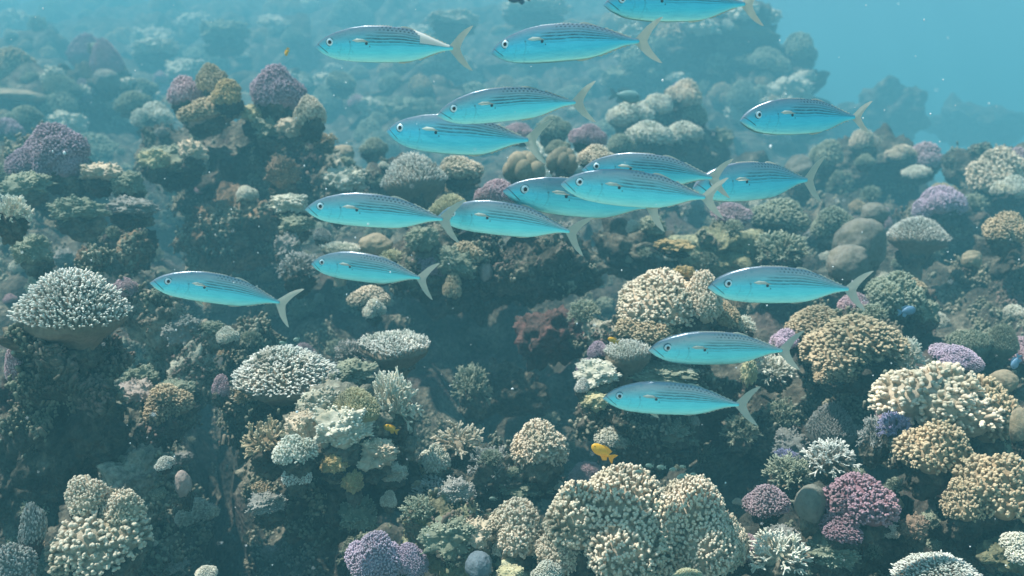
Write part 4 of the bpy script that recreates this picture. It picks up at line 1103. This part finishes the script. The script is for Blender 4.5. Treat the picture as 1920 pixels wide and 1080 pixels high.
fr = random.Random(8)
def build_mackerel(label, nose, fork, d1, d2, bend=0.01, tailrot=0.0, spread=1.0, flex=0.0, fat=1.0, pelvic=False, wound=False, sidebend=0.0):
    yaw, roll = fr.uniform(-0.045, 0.045), fr.uniform(-0.16, 0.06)
    sidebend = sidebend + fr.uniform(-0.16, 0.16); fat = fat * fr.uniform(0.92, 0.99)
    N, Fk = unproj(*nose, d1 - yaw), unproj(*fork, d2 + yaw)
    X = (Fk - N); L = X.length / 1.072; X.normalize()
    Z = Vector((0, -math.sin(0.10 + roll), math.cos(0.10 + roll))); Yv = Z.cross(X).normalized(); Z = X.cross(Yv)
    R = Matrix((X, Yv, Z)).transposed().to_4x4()
    root = bpy.data.objects.new('mackerel', None); S.collection.objects.link(root); root.empty_display_size = 0.05
    root.matrix_world = Matrix.Translation(N) @ R @ Matrix.Scale(L, 4)
    tag(root, label, 'fish', 'mackerel school swimming left above the reef')
    def bz(s): return bend * 4 * s * (1 - s)
    def by(s): return sidebend * np.clip(s - 0.45, 0, 1) ** 2
    ns, na = 64, 28
    ss = np.concatenate([np.linspace(0, 0.12, 14)[:-1], np.linspace(0.12, 1, ns - 13)])
    tp, bt, wd = prof(TOP, ss) * fat, prof(BOT, ss) * fat, prof(WID, ss)
    v, u1, u2 = [], [], []
    for i, s in enumerate(ss):
        for k in range(na):
            a = 2 * math.pi * k / na
            ca, sa = math.cos(a), math.sin(a)
            zz = (tp[i] if sa >= 0 else bt[i]) * (abs(sa) ** 0.92) * (1 if sa >= 0 else -1)
            yy = wd[i] * (abs(ca) ** 0.6) * (1 if ca >= 0 else -1)
            v.append((s, yy + by(s), zz + bz(s)))
            u1.append((s, zz / max(tp[i] if sa >= 0 else bt[i], 1e-4))); u2.append((s, zz))
    q = [(i * na + k, (i + 1) * na + k, (i + 1) * na + (k + 1) % na, i * na + (k + 1) % na) for i in range(len(ss) - 1) for k in range(na)]
    c0 = len(v); v += [(-0.003, 0, -0.004 + bz(0)), (1.01, by(1), 0)]; u1 += [(0, 0), (1, 0)]; u2 += [(0, 0), (1, 0)]
    t = [(k, (k + 1) % na, c0) for k in range(na)] + [((len(ss) - 1) * na + (k + 1) % na, (len(ss) - 1) * na + k, c0 + 1) for k in range(na)]
    me = make_mesh('body', v, q, t)
    add_uv(me, 'sq', u1); add_uv(me, 'sz', u2)
    link('body', me, root, SKIN)
    # tail fin
    def rot(p, a): return ((p[0] - 0.985) * math.cos(a) - p[1] * math.sin(a) + 0.985, (p[0] - 0.985) * math.sin(a) + p[1] * math.cos(a))
    up = [(.975, .012), (1.01, .050), (1.05, .096), (1.09, .128), (1.135, .152), (1.152, .154), (1.128, .121), (1.092, .074), (1.068, .030), (1.058, .0)]
    lo = [(x, -z * 0.95) for x, z in reversed(up[:-1])]
    ol = [rot((x, z * spread), tailrot) for x, z in up + lo]
    ol2 = ol[::-1]
    # split down the middle so the fork stays concave
    mid = rot((1.058, 0), tailrot); root_pt = rot((0.975, 0), tailrot)
    bag = Bag()
    for half in (up, lo[::-1]):
        pts = [rot((x, z * spread), tailrot) for x, z in half]
        # strips between leading edge and trailing edge
        lead = pts[:6]; trail = [rot((1.0, 0), tailrot), mid] + [pts[8], pts[7], pts[6]][:3] + [pts[5]] if half is up else None
        if half is up: tr = [rot((0.99, 0), tailrot), pts[9], pts[8], pts[7], pts[6], pts[5]]
        else: tr = [rot((0.99, 0), tailrot), mid, pts[8], pts[7], pts[6], pts[5]]
        for sgn in (1, -1):
            vv = []; qq = []
            for a, b_ in zip(lead, tr):
                m_ = ((a[0] + b_[0]) / 2, (a[1] + b_[1]) / 2)
                for p_, th in ((a, .0022), (m_, .0014), (b_, .0004)):
                    vv.append((p_[0], sgn * th + flex * (p_[0] - .98) + by(1) + 1.1 * sidebend * (p_[0] - 1), p_[1]))
            for i in range(5):
                for j in range(2):
                    f = (3 * i + j, 3 * i + j + 1, 3 * i + 3 + j + 1, 3 * i + 3 + j)
                    qq.append(f if sgn > 0 else f[::-1])
            bag.add(np.array(vv), qq)
    link('tail_fin', bag.mesh('tail_fin', False), root, FIN)
    # low folded dorsal fins, anal fin, finlets
    def ridge(name, s0, s1, h, side, n=14, jag=0.0):
        o = []
        s_ = np.linspace(s0, s1, n)
        pr = prof(TOP if side > 0 else BOT, s_) * fat
        for s, p_ in zip(s_, pr): o.append((s, side * (p_ - 0.012) + bz(s)))
        for k in range(n - 1, -1, -1):
            f = (s_[k] - s0) / (s1 - s0)
            hh = h * math.sin(math.pi * min(1, f * 1.0) ** 0.6) if jag == 0 else h * (0.35 + 0.65 * (k % 2))
            o.append((s_[k], side * (pr[k] + hh) + bz(s_[k])))
        o = np.array(o); nn2 = len(o) // 2
        vv = []; qq = []
        ytop = [by(x[0]) for x in o]
        for y_ in (0.0022, -0.0022):
            vv += [(x[0], yb + y_, x[1]) for x, yb in zip(o, ytop)]
        for k in range(nn2 - 1):
            a, b_, c_, d_ = k, k + 1, 2 * nn2 - 2 - k, 2 * nn2 - 1 - k
            qq.append((a, b_, c_, d_)); n2 = 2 * nn2
            qq.append((n2 + d_, n2 + c_, n2 + b_, n2 + a)); qq.append((d_, c_, n2 + c_, n2 + d_))
        link(name, make_mesh(name, vv, qq, None, False), root, FIN)
    ridge('dorsal_fin', .36, .56, .006, 1, 20, 1)
    ridge('second_dorsal_fin', .62, .76, .011, 1)
    ridge('anal_fin', .60, .72, .010, -1)
    ridge('upper_finlets', .79, .955, .010, 1, 12, 1)
    ridge('lower_finlets', .75, .945, .010, -1, 14, 1)
    for side in (-1, 1):
        w = np.interp(.35, *zip(*WID))
        pf = [(.290, .036), (.325, .050), (.370, .046), (.415, .026), (.370, .028), (.320, .026)]
        c_ = (.35, .035)
        vv = [(x, side * (w + .004 + .05 * (x - .30)), z + bz(.35)) for x, z in pf] + [(c_[0], side * (w + .010), c_[1] + bz(.35))]
        vv += [(x, side * (w + .001 + .05 * (x - .30)), z + bz(.35)) for x, z in pf]
        n = len(pf)
        tt = [(i, (i + 1) % n, n) if side < 0 else ((i + 1) % n, i, n) for i in range(n)]
        qq = [(i, n + 1 + i, n + 1 + (i + 1) % n, (i + 1) % n) for i in range(n)]
        link('pectoral_fin', make_mesh('pectoral_fin', vv, qq, tt), root, FIN)
        # eye: silver ball, dark rim, black pupil
        we = np.interp(.12, *zip(*WID))
        ex, ez = .122, .030
        vi, ti = ico(3)
        e = link('eye', make_mesh('eye', vi * (.0275, .010, .0275) + (ex, side * (we * .93), ez + bz(.12)), None, ti), root, EYE)
        link('pupil', make_mesh('pupil', vi * (.0125, .005, .0135) + (ex, side * (we * .93 + .0085), ez + bz(.12)), None, ti), e, PUPIL)
        na2 = 28; vr = []; qr = []
        for i in range(na2):
            a = 2 * math.pi * i / na2
            for j in range(6):
                b_ = 2 * math.pi * j / 6
                r_ = .0275 + .0032 * math.cos(b_)
                vr.append((ex + math.cos(a) * r_, side * (we * .93 + .001 + .003 * math.sin(b_)), ez + bz(.12) + math.sin(a) * r_))
        for i in range(na2):
            for j in range(6):
                qr.append((i * 6 + j, ((i + 1) % na2) * 6 + j, ((i + 1) % na2) * 6 + (j + 1) % 6, i * 6 + (j + 1) % 6))
        link('eye_rim', make_mesh('eye_rim', vr, qr), e, RIM)
    if pelvic:
        o = [(.335, -.105), (.40, -.108), (.425, -.150), (.385, -.140)]
        link('pelvic_fin', fin_mesh('pelvic_fin', [(x, z + bz(x)) for x, z in o], .003), root, FIN)
    if wound:
        vi, ti = ico(4)
        s = .80 + vi[:, 0] * .085
        tpv = prof(TOP, np.clip(s, 0, 1)) * fat; wv = np.interp(s, *zip(*WID))
        zz = .45 * tpv + vi[:, 2] * tpv * .62; yy = vi[:, 1] * (wv * 1.02 + .002)
        pass
        V = np.array(v[:len(ss) * na]).reshape(len(ss), na, 3); nv_ = []; nf_ = []
        for i in range(len(ss) - 1):
            for k in range(na):
                a_ = 2 * math.pi * (k + .5) / na
                sm = (ss[i] + ss[i + 1]) / 2
                if not (.72 + .06 * abs(math.cos(a_)) < sm < .985 and math.sin(a_) > .30): continue
                quad = [V[i, k], V[i + 1, k], V[i + 1, (k + 1) % na], V[i, (k + 1) % na]]
                for c in quad:
                    nrm = np.array([0, c[1] - by(c[0]), c[2] - bz(c[0])]); nrm = nrm / max(np.linalg.norm(nrm), 1e-6)
                    nv_.append(c + nrm * .0015)
                nf_.append(tuple(range(len(nv_) - 4, len(nv_))))
        link('wound', make_mesh('wound', nv_, nf_, None, False), root, WOUND)
    return root

mk = build_mackerel
mk('mackerel with a raw pale wound in front of its tail, upper left of the school', (592, 88), (870, 90), 1.68, 1.70, .012, -.02, 1.0, wound=True, sidebend=-.1)
mk('unmarked mackerel to the right of the wounded one, just below the topmost fish', (922, 98), (1214, 74), 1.66, 1.62, .016, -.02, .95)
mk('topmost mackerel, its back cut off by the top edge of the photo', (1132, 8), (1414, 8), 1.7, 1.7, -.005, -.05, .95)
mk('mackerel overlapping the back of the fish below it, upper one of the middle pair', (820, 216), (1094, 190), 1.64, 1.72, .022, -.06, .98)
mk('lower fish of the middle pair, its back hidden by the mackerel above', (726, 246), (1010, 264), 1.78, 1.76, -.006, -.06, .92)
mk('lone mackerel out in open water at the far right', (1388, 226), (1612, 220), 2.05, 2.2, .008, -.05, .80)
mk('mackerel whose head is hidden behind the front fish of the cluster, spotted back showing', (1092, 318), (1352, 334), 1.90, 1.90, .020, 0, .98)
mk('front mackerel of the overlapping cluster, whole side and white eye ring visible', (1052, 345), (1340, 372), 1.66, 1.70, .004, .03, .95)
mk('mackerel lowest and leftmost in the overlapping cluster, tail behind the front fish', (944, 358), (1232, 388), 1.82, 1.86, -.006, -.15, .9)
mk('rear mackerel of the cluster, head hidden by tails, dark blotch on its belly', (1300, 352), (1520, 336), 2.0, 2.1, .006, -.04, 1.08)
mk('middle left mackerel whose tail overlaps the nose of the next fish', (573, 392), (846, 414), 1.72, 1.70, .020, -.08, 1.08)
mk('mackerel following nose to tail behind the middle left one', (822, 404), (1086, 434), 1.78, 1.76, .024, -.16, 1.0)
mk('smaller mackerel just below the middle left pair, above the violet coral', (584, 494), (800, 524), 2.1, 2.12, .020, -.12, 1.12)
mk('lowest mackerel on the left side, alone, with a pelvic fin hanging down', (282, 530), (538, 568), 1.78, 1.84, .022, -.18, 1.15, pelvic=True)
mk('right mackerel above the tan coral, highest of the three on the lower right', (1328, 538), (1602, 540), 1.68, 1.72, .010, -.08, .95)
mk('middle mackerel of the three on the lower right', (1217, 656), (1480, 655), 1.76, 1.80, .004, 0, 1.0)
mk('lowest mackerel of the whole school, just above the small yellow fish', (1131, 746), (1402, 758), 1.70, 1.76, .012, -.02, 1.0, pelvic=True)

# ------------------------------------------------------------------ small reef fish
def small_fish(name, label, cat, group, px, py, length_px, d, ang, col, finc, depth_ratio=0.42, flip=1, yaw=0.0):
    m = bpy.data.materials.get(name + '_skin')
    if m is None:
        m, nt, b = new_mat(name + '_skin')
        p = nt.nodes.new('ShaderNodeTexCoord').outputs['Object']
        n = noise(nt, 8, 3, 0.5, p)
        nt.links.new(ramp(nt, n.outputs[0], [(0.3, tuple(c * 0.75 for c in col)), (0.7, col)]), b.inputs['Base Color'])
        b.inputs['Roughness'].default_value = 0.4
        f, nt, b = new_mat(name + '_fin'); b.inputs['Base Color'].default_value = (*finc, 1); b.inputs['Roughness'].default_value = 0.5
    f = bpy.data.materials[name + '_fin']
    root = bpy.data.objects.new(name, None); S.collection.objects.link(root); root.empty_display_size = 0.01
    L = length_px * d / F_PX
    root.matrix_world = Matrix.Translation(unproj(px, py, d)) @ Matrix.Rotation(yaw, 4, 'Z') @ Matrix.Rotation(math.radians(ang), 4, 'Y') @ Matrix.Diagonal((L * flip, L, L, 1))
    tag(root, label, cat, group)
    ns, na = 24, 16
    s = np.linspace(0, 1, ns); hh = depth_ratio * 0.5 * np.sin(math.pi * s ** 0.75) ** 0.75
    hh = np.maximum(hh, 0.045 * np.clip(s * 6, 0, 1)); ww = hh * 0.42
    a = np.linspace(0, 2 * math.pi, na, endpoint=False)
    v = np.stack([np.repeat(s * 0.78 - 0.5, na), (ww[:, None] * np.cos(a)).ravel(), (hh[:, None] * np.sin(a)).ravel()], 1)
    q = [(i * na + k, (i + 1) * na + k, (i + 1) * na + (k + 1) % na, i * na + (k + 1) % na) for i in range(ns - 1) for k in range(na)]
    link('body', make_mesh('body', v, q, None), root, m)
    D = depth_ratio
    link('tail_fin', fin_mesh('tail_fin', [(.24, .04), (.40, .16), (.52, .20), (.44, 0), (.52, -.20), (.40, -.16), (.24, -.04)], .008), root, f)
    link('dorsal_fin', fin_mesh('dorsal_fin', [(-.25, D * .40), (-.12, D * .62), (.06, D * .62), (.26, D * .50), (.22, D * .12), (.0, D * .30)], .008), root, f)
    link('anal_fin', fin_mesh('anal_fin', [(-.02, -D * .40), (.14, -D * .68), (.27, -D * .48), (.22, -D * .10)], .008), root, f)
    vi, ti = ico(2)
    for sd in (-1, 1):
        link('eye', make_mesh('eye', vi * .022 + (-.385, sd * .062 * D / .42, .03), None, ti), root, PUPIL)
OR, ORF = (0.95, 0.50, 0.03), (0.9, 0.42, 0.02)
small_fish('damselfish', 'bright yellow-orange fish hovering over the biggest cream coral', 'fish', 'orange damselfish', 1131, 848, 52, 2.0, 33, OR, ORF, 0.40)
small_fish('damselfish', 'small orange fish lying over the pale rock shoulder at the centre left', 'fish', 'orange damselfish', 733, 804, 30, 2.35, 25, OR, ORF, 0.42)
small_fish('damselfish', 'tiny orange fish above the white pimpled plate coral', 'fish', 'orange damselfish', 1150, 638, 22, 2.7, 20, (0.7, 0.33, 0.06), ORF, 0.42)
small_fish('damselfish', 'tiny orange fish seen edge on in open water right of the purple coral', 'fish', 'orange damselfish', 538, 97, 16, 3.5, -70, (0.7, 0.33, 0.06), ORF, 0.42)
small_fish('blue_damselfish', 'small sky blue fish in front of the green knobs at the right', 'fish', 'blue damselfish', 1700, 583, 34, 3.1, -10, (0.17, 0.32, 0.48), (0.2, 0.35, 0.5), 0.5, -1)
small_fish('blue_damselfish', 'blue fish near the right edge above the smooth beige boulder coral', 'fish', 'blue damselfish', 1905, 678, 30, 2.5, -70, (0.17, 0.32, 0.48), (0.2, 0.35, 0.5), 0.5)
for (px, py, l, a, lab) in [(1218, 873, 16, 5, 'leftmost tiny green fish over the biggest coral'), (1240, 876, 18, 0, 'tiny green fish second from left over the biggest coral'),
        (1262, 880, 15, -5, 'tiny green fish third from left over the biggest coral'), (1278, 893, 20, -25, 'largest of the tiny green fish, dipping into the biggest coral'),
        (1198, 884, 14, 0, 'lowest left tiny green fish over the biggest coral'), (1280, 890 - 15, 12, 0, 'tiny green fish highest right over the biggest coral'),
        (835, 931, 14, -20, 'tiny green fish under the long low coral row'), (925, 935, 16, 0, 'tiny green fish below the grey-brown bushy coral'),
        (556, 636, 14, -20, 'tiny green fish above the right part of the pale table coral'), (530, 643, 14, 10, 'tiny green fish above the middle of the pale table coral'),
        (1300, 889, 12, 0, 'rightmost tiny green fish over the biggest coral')]:
    d = 1.8 if 1100 < px < 1320 else 2.3
    small_fish('green_chromis', lab, 'fish', 'tiny green reef fish', px, py, l, d, a, (0.24, 0.34, 0.28), (0.26, 0.34, 0.28), 0.45)
small_fish('parrotfish', 'hazy pale fish silhouette swimming left of the rock stack crown', 'fish', None, 1172, 180, 60, 6.0, 8, (0.22, 0.38, 0.36), (0.2, 0.35, 0.35), 0.4, -1)
small_fish('surgeonfish', 'dark blue fish mostly cut off by the top edge', 'fish', None, 972, -6, 44, 4.0, 0, (0.03, 0.08, 0.14), (0.03, 0.07, 0.12), 0.5)

# drifting flecks in the water: uncountable
rs = np.random.RandomState(12)
b = Bag(); vi, ti = ico(1)
for k in range(260):
    d = rs.uniform(0.8, 3.5); p = unproj(rs.uniform(-50, 1970), rs.uniform(-20, 1100), d)
    r = rs.uniform(0.0004, 0.0010) * d * (2.2 if rs.rand() < 0.05 else 1)
    b.add(vi * (r, r, r * rs.uniform(0.6, 1.6)) + np.array(p), None, ti)
m, nt, bb = new_mat('drifting_fleck'); bb.inputs['Base Color'].default_value = (0.8, 0.85, 0.85, 1)
fl = link('drifting_flecks', b.mesh('drifting_flecks'), None, m)
tag(fl, 'tiny white flecks of plankton drifting in the water', 'plankton', kind='stuff')

# ------------------------------------------------------------------ flat water surface above everything: light and dark cells painted in its tint dapple the sunlight
wm, nt, bb = new_mat('dapple_tint_water'); nt.nodes.remove(bb)
out = nt.nodes['Material Output']
tr = nt.nodes.new('ShaderNodeBsdfTransparent')
p = world_pos(nt)
wn1 = noise(nt, 1.3, 3, 0.5, p)
wv = nt.nodes.new('ShaderNodeVectorMath'); wv.operation = 'MULTIPLY_ADD'
nt.links.new(wn1.outputs['Color'], wv.inputs[0]); wv.inputs[1].default_value = (0.5, 0.5, 0.5); nt.links.new(p, wv.inputs[2])
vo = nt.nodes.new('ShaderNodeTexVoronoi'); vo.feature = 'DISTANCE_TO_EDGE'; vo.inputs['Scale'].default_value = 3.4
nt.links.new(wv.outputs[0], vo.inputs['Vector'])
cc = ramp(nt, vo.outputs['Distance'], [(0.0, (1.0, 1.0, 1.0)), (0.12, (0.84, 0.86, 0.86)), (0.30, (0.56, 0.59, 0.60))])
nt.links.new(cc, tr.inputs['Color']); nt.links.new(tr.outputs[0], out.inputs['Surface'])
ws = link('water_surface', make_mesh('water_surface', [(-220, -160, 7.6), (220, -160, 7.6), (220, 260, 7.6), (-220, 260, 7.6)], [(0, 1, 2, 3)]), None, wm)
tag(ws, kind='structure')

# ------------------------------------------------------------------ haze: the sea water itself
hx, hy0, hy1, z0, z1 = 118, -40, YMAX + 4, -26.0, 7.4
hv = [(x, y, z) for x in (-hx, hx) for y in (hy0, hy1) for z in (z0, z1)]
hq = [(0, 1, 3, 2), (4, 6, 7, 5), (0, 4, 5, 1), (2, 3, 7, 6), (0, 2, 6, 4), (1, 5, 7, 3)]
hm = bpy.data.materials.new('sea_haze'); hm.use_nodes = True
nt = hm.node_tree; nt.nodes.clear()
ho = nt.nodes.new('ShaderNodeOutputMaterial'); pv = nt.nodes.new('ShaderNodeVolumePrincipled')
pv.inputs['Color'].default_value = (*HAZE_COLOR, 1); pv.inputs['Density'].default_value = HAZE_DENSITY
pv.inputs['Anisotropy'].default_value = 0.0
nt.links.new(pv.outputs[0], ho.inputs['Volume'])
hz = link('haze', make_mesh('haze', hv, hq, None, False), None, hm)
tag(hz, 'blue-green sea water haze filling the scene', 'haze', kind='stuff')
zmin = P[:, 2].min(), P[:, 2].max()
print('terrain z range', zmin)
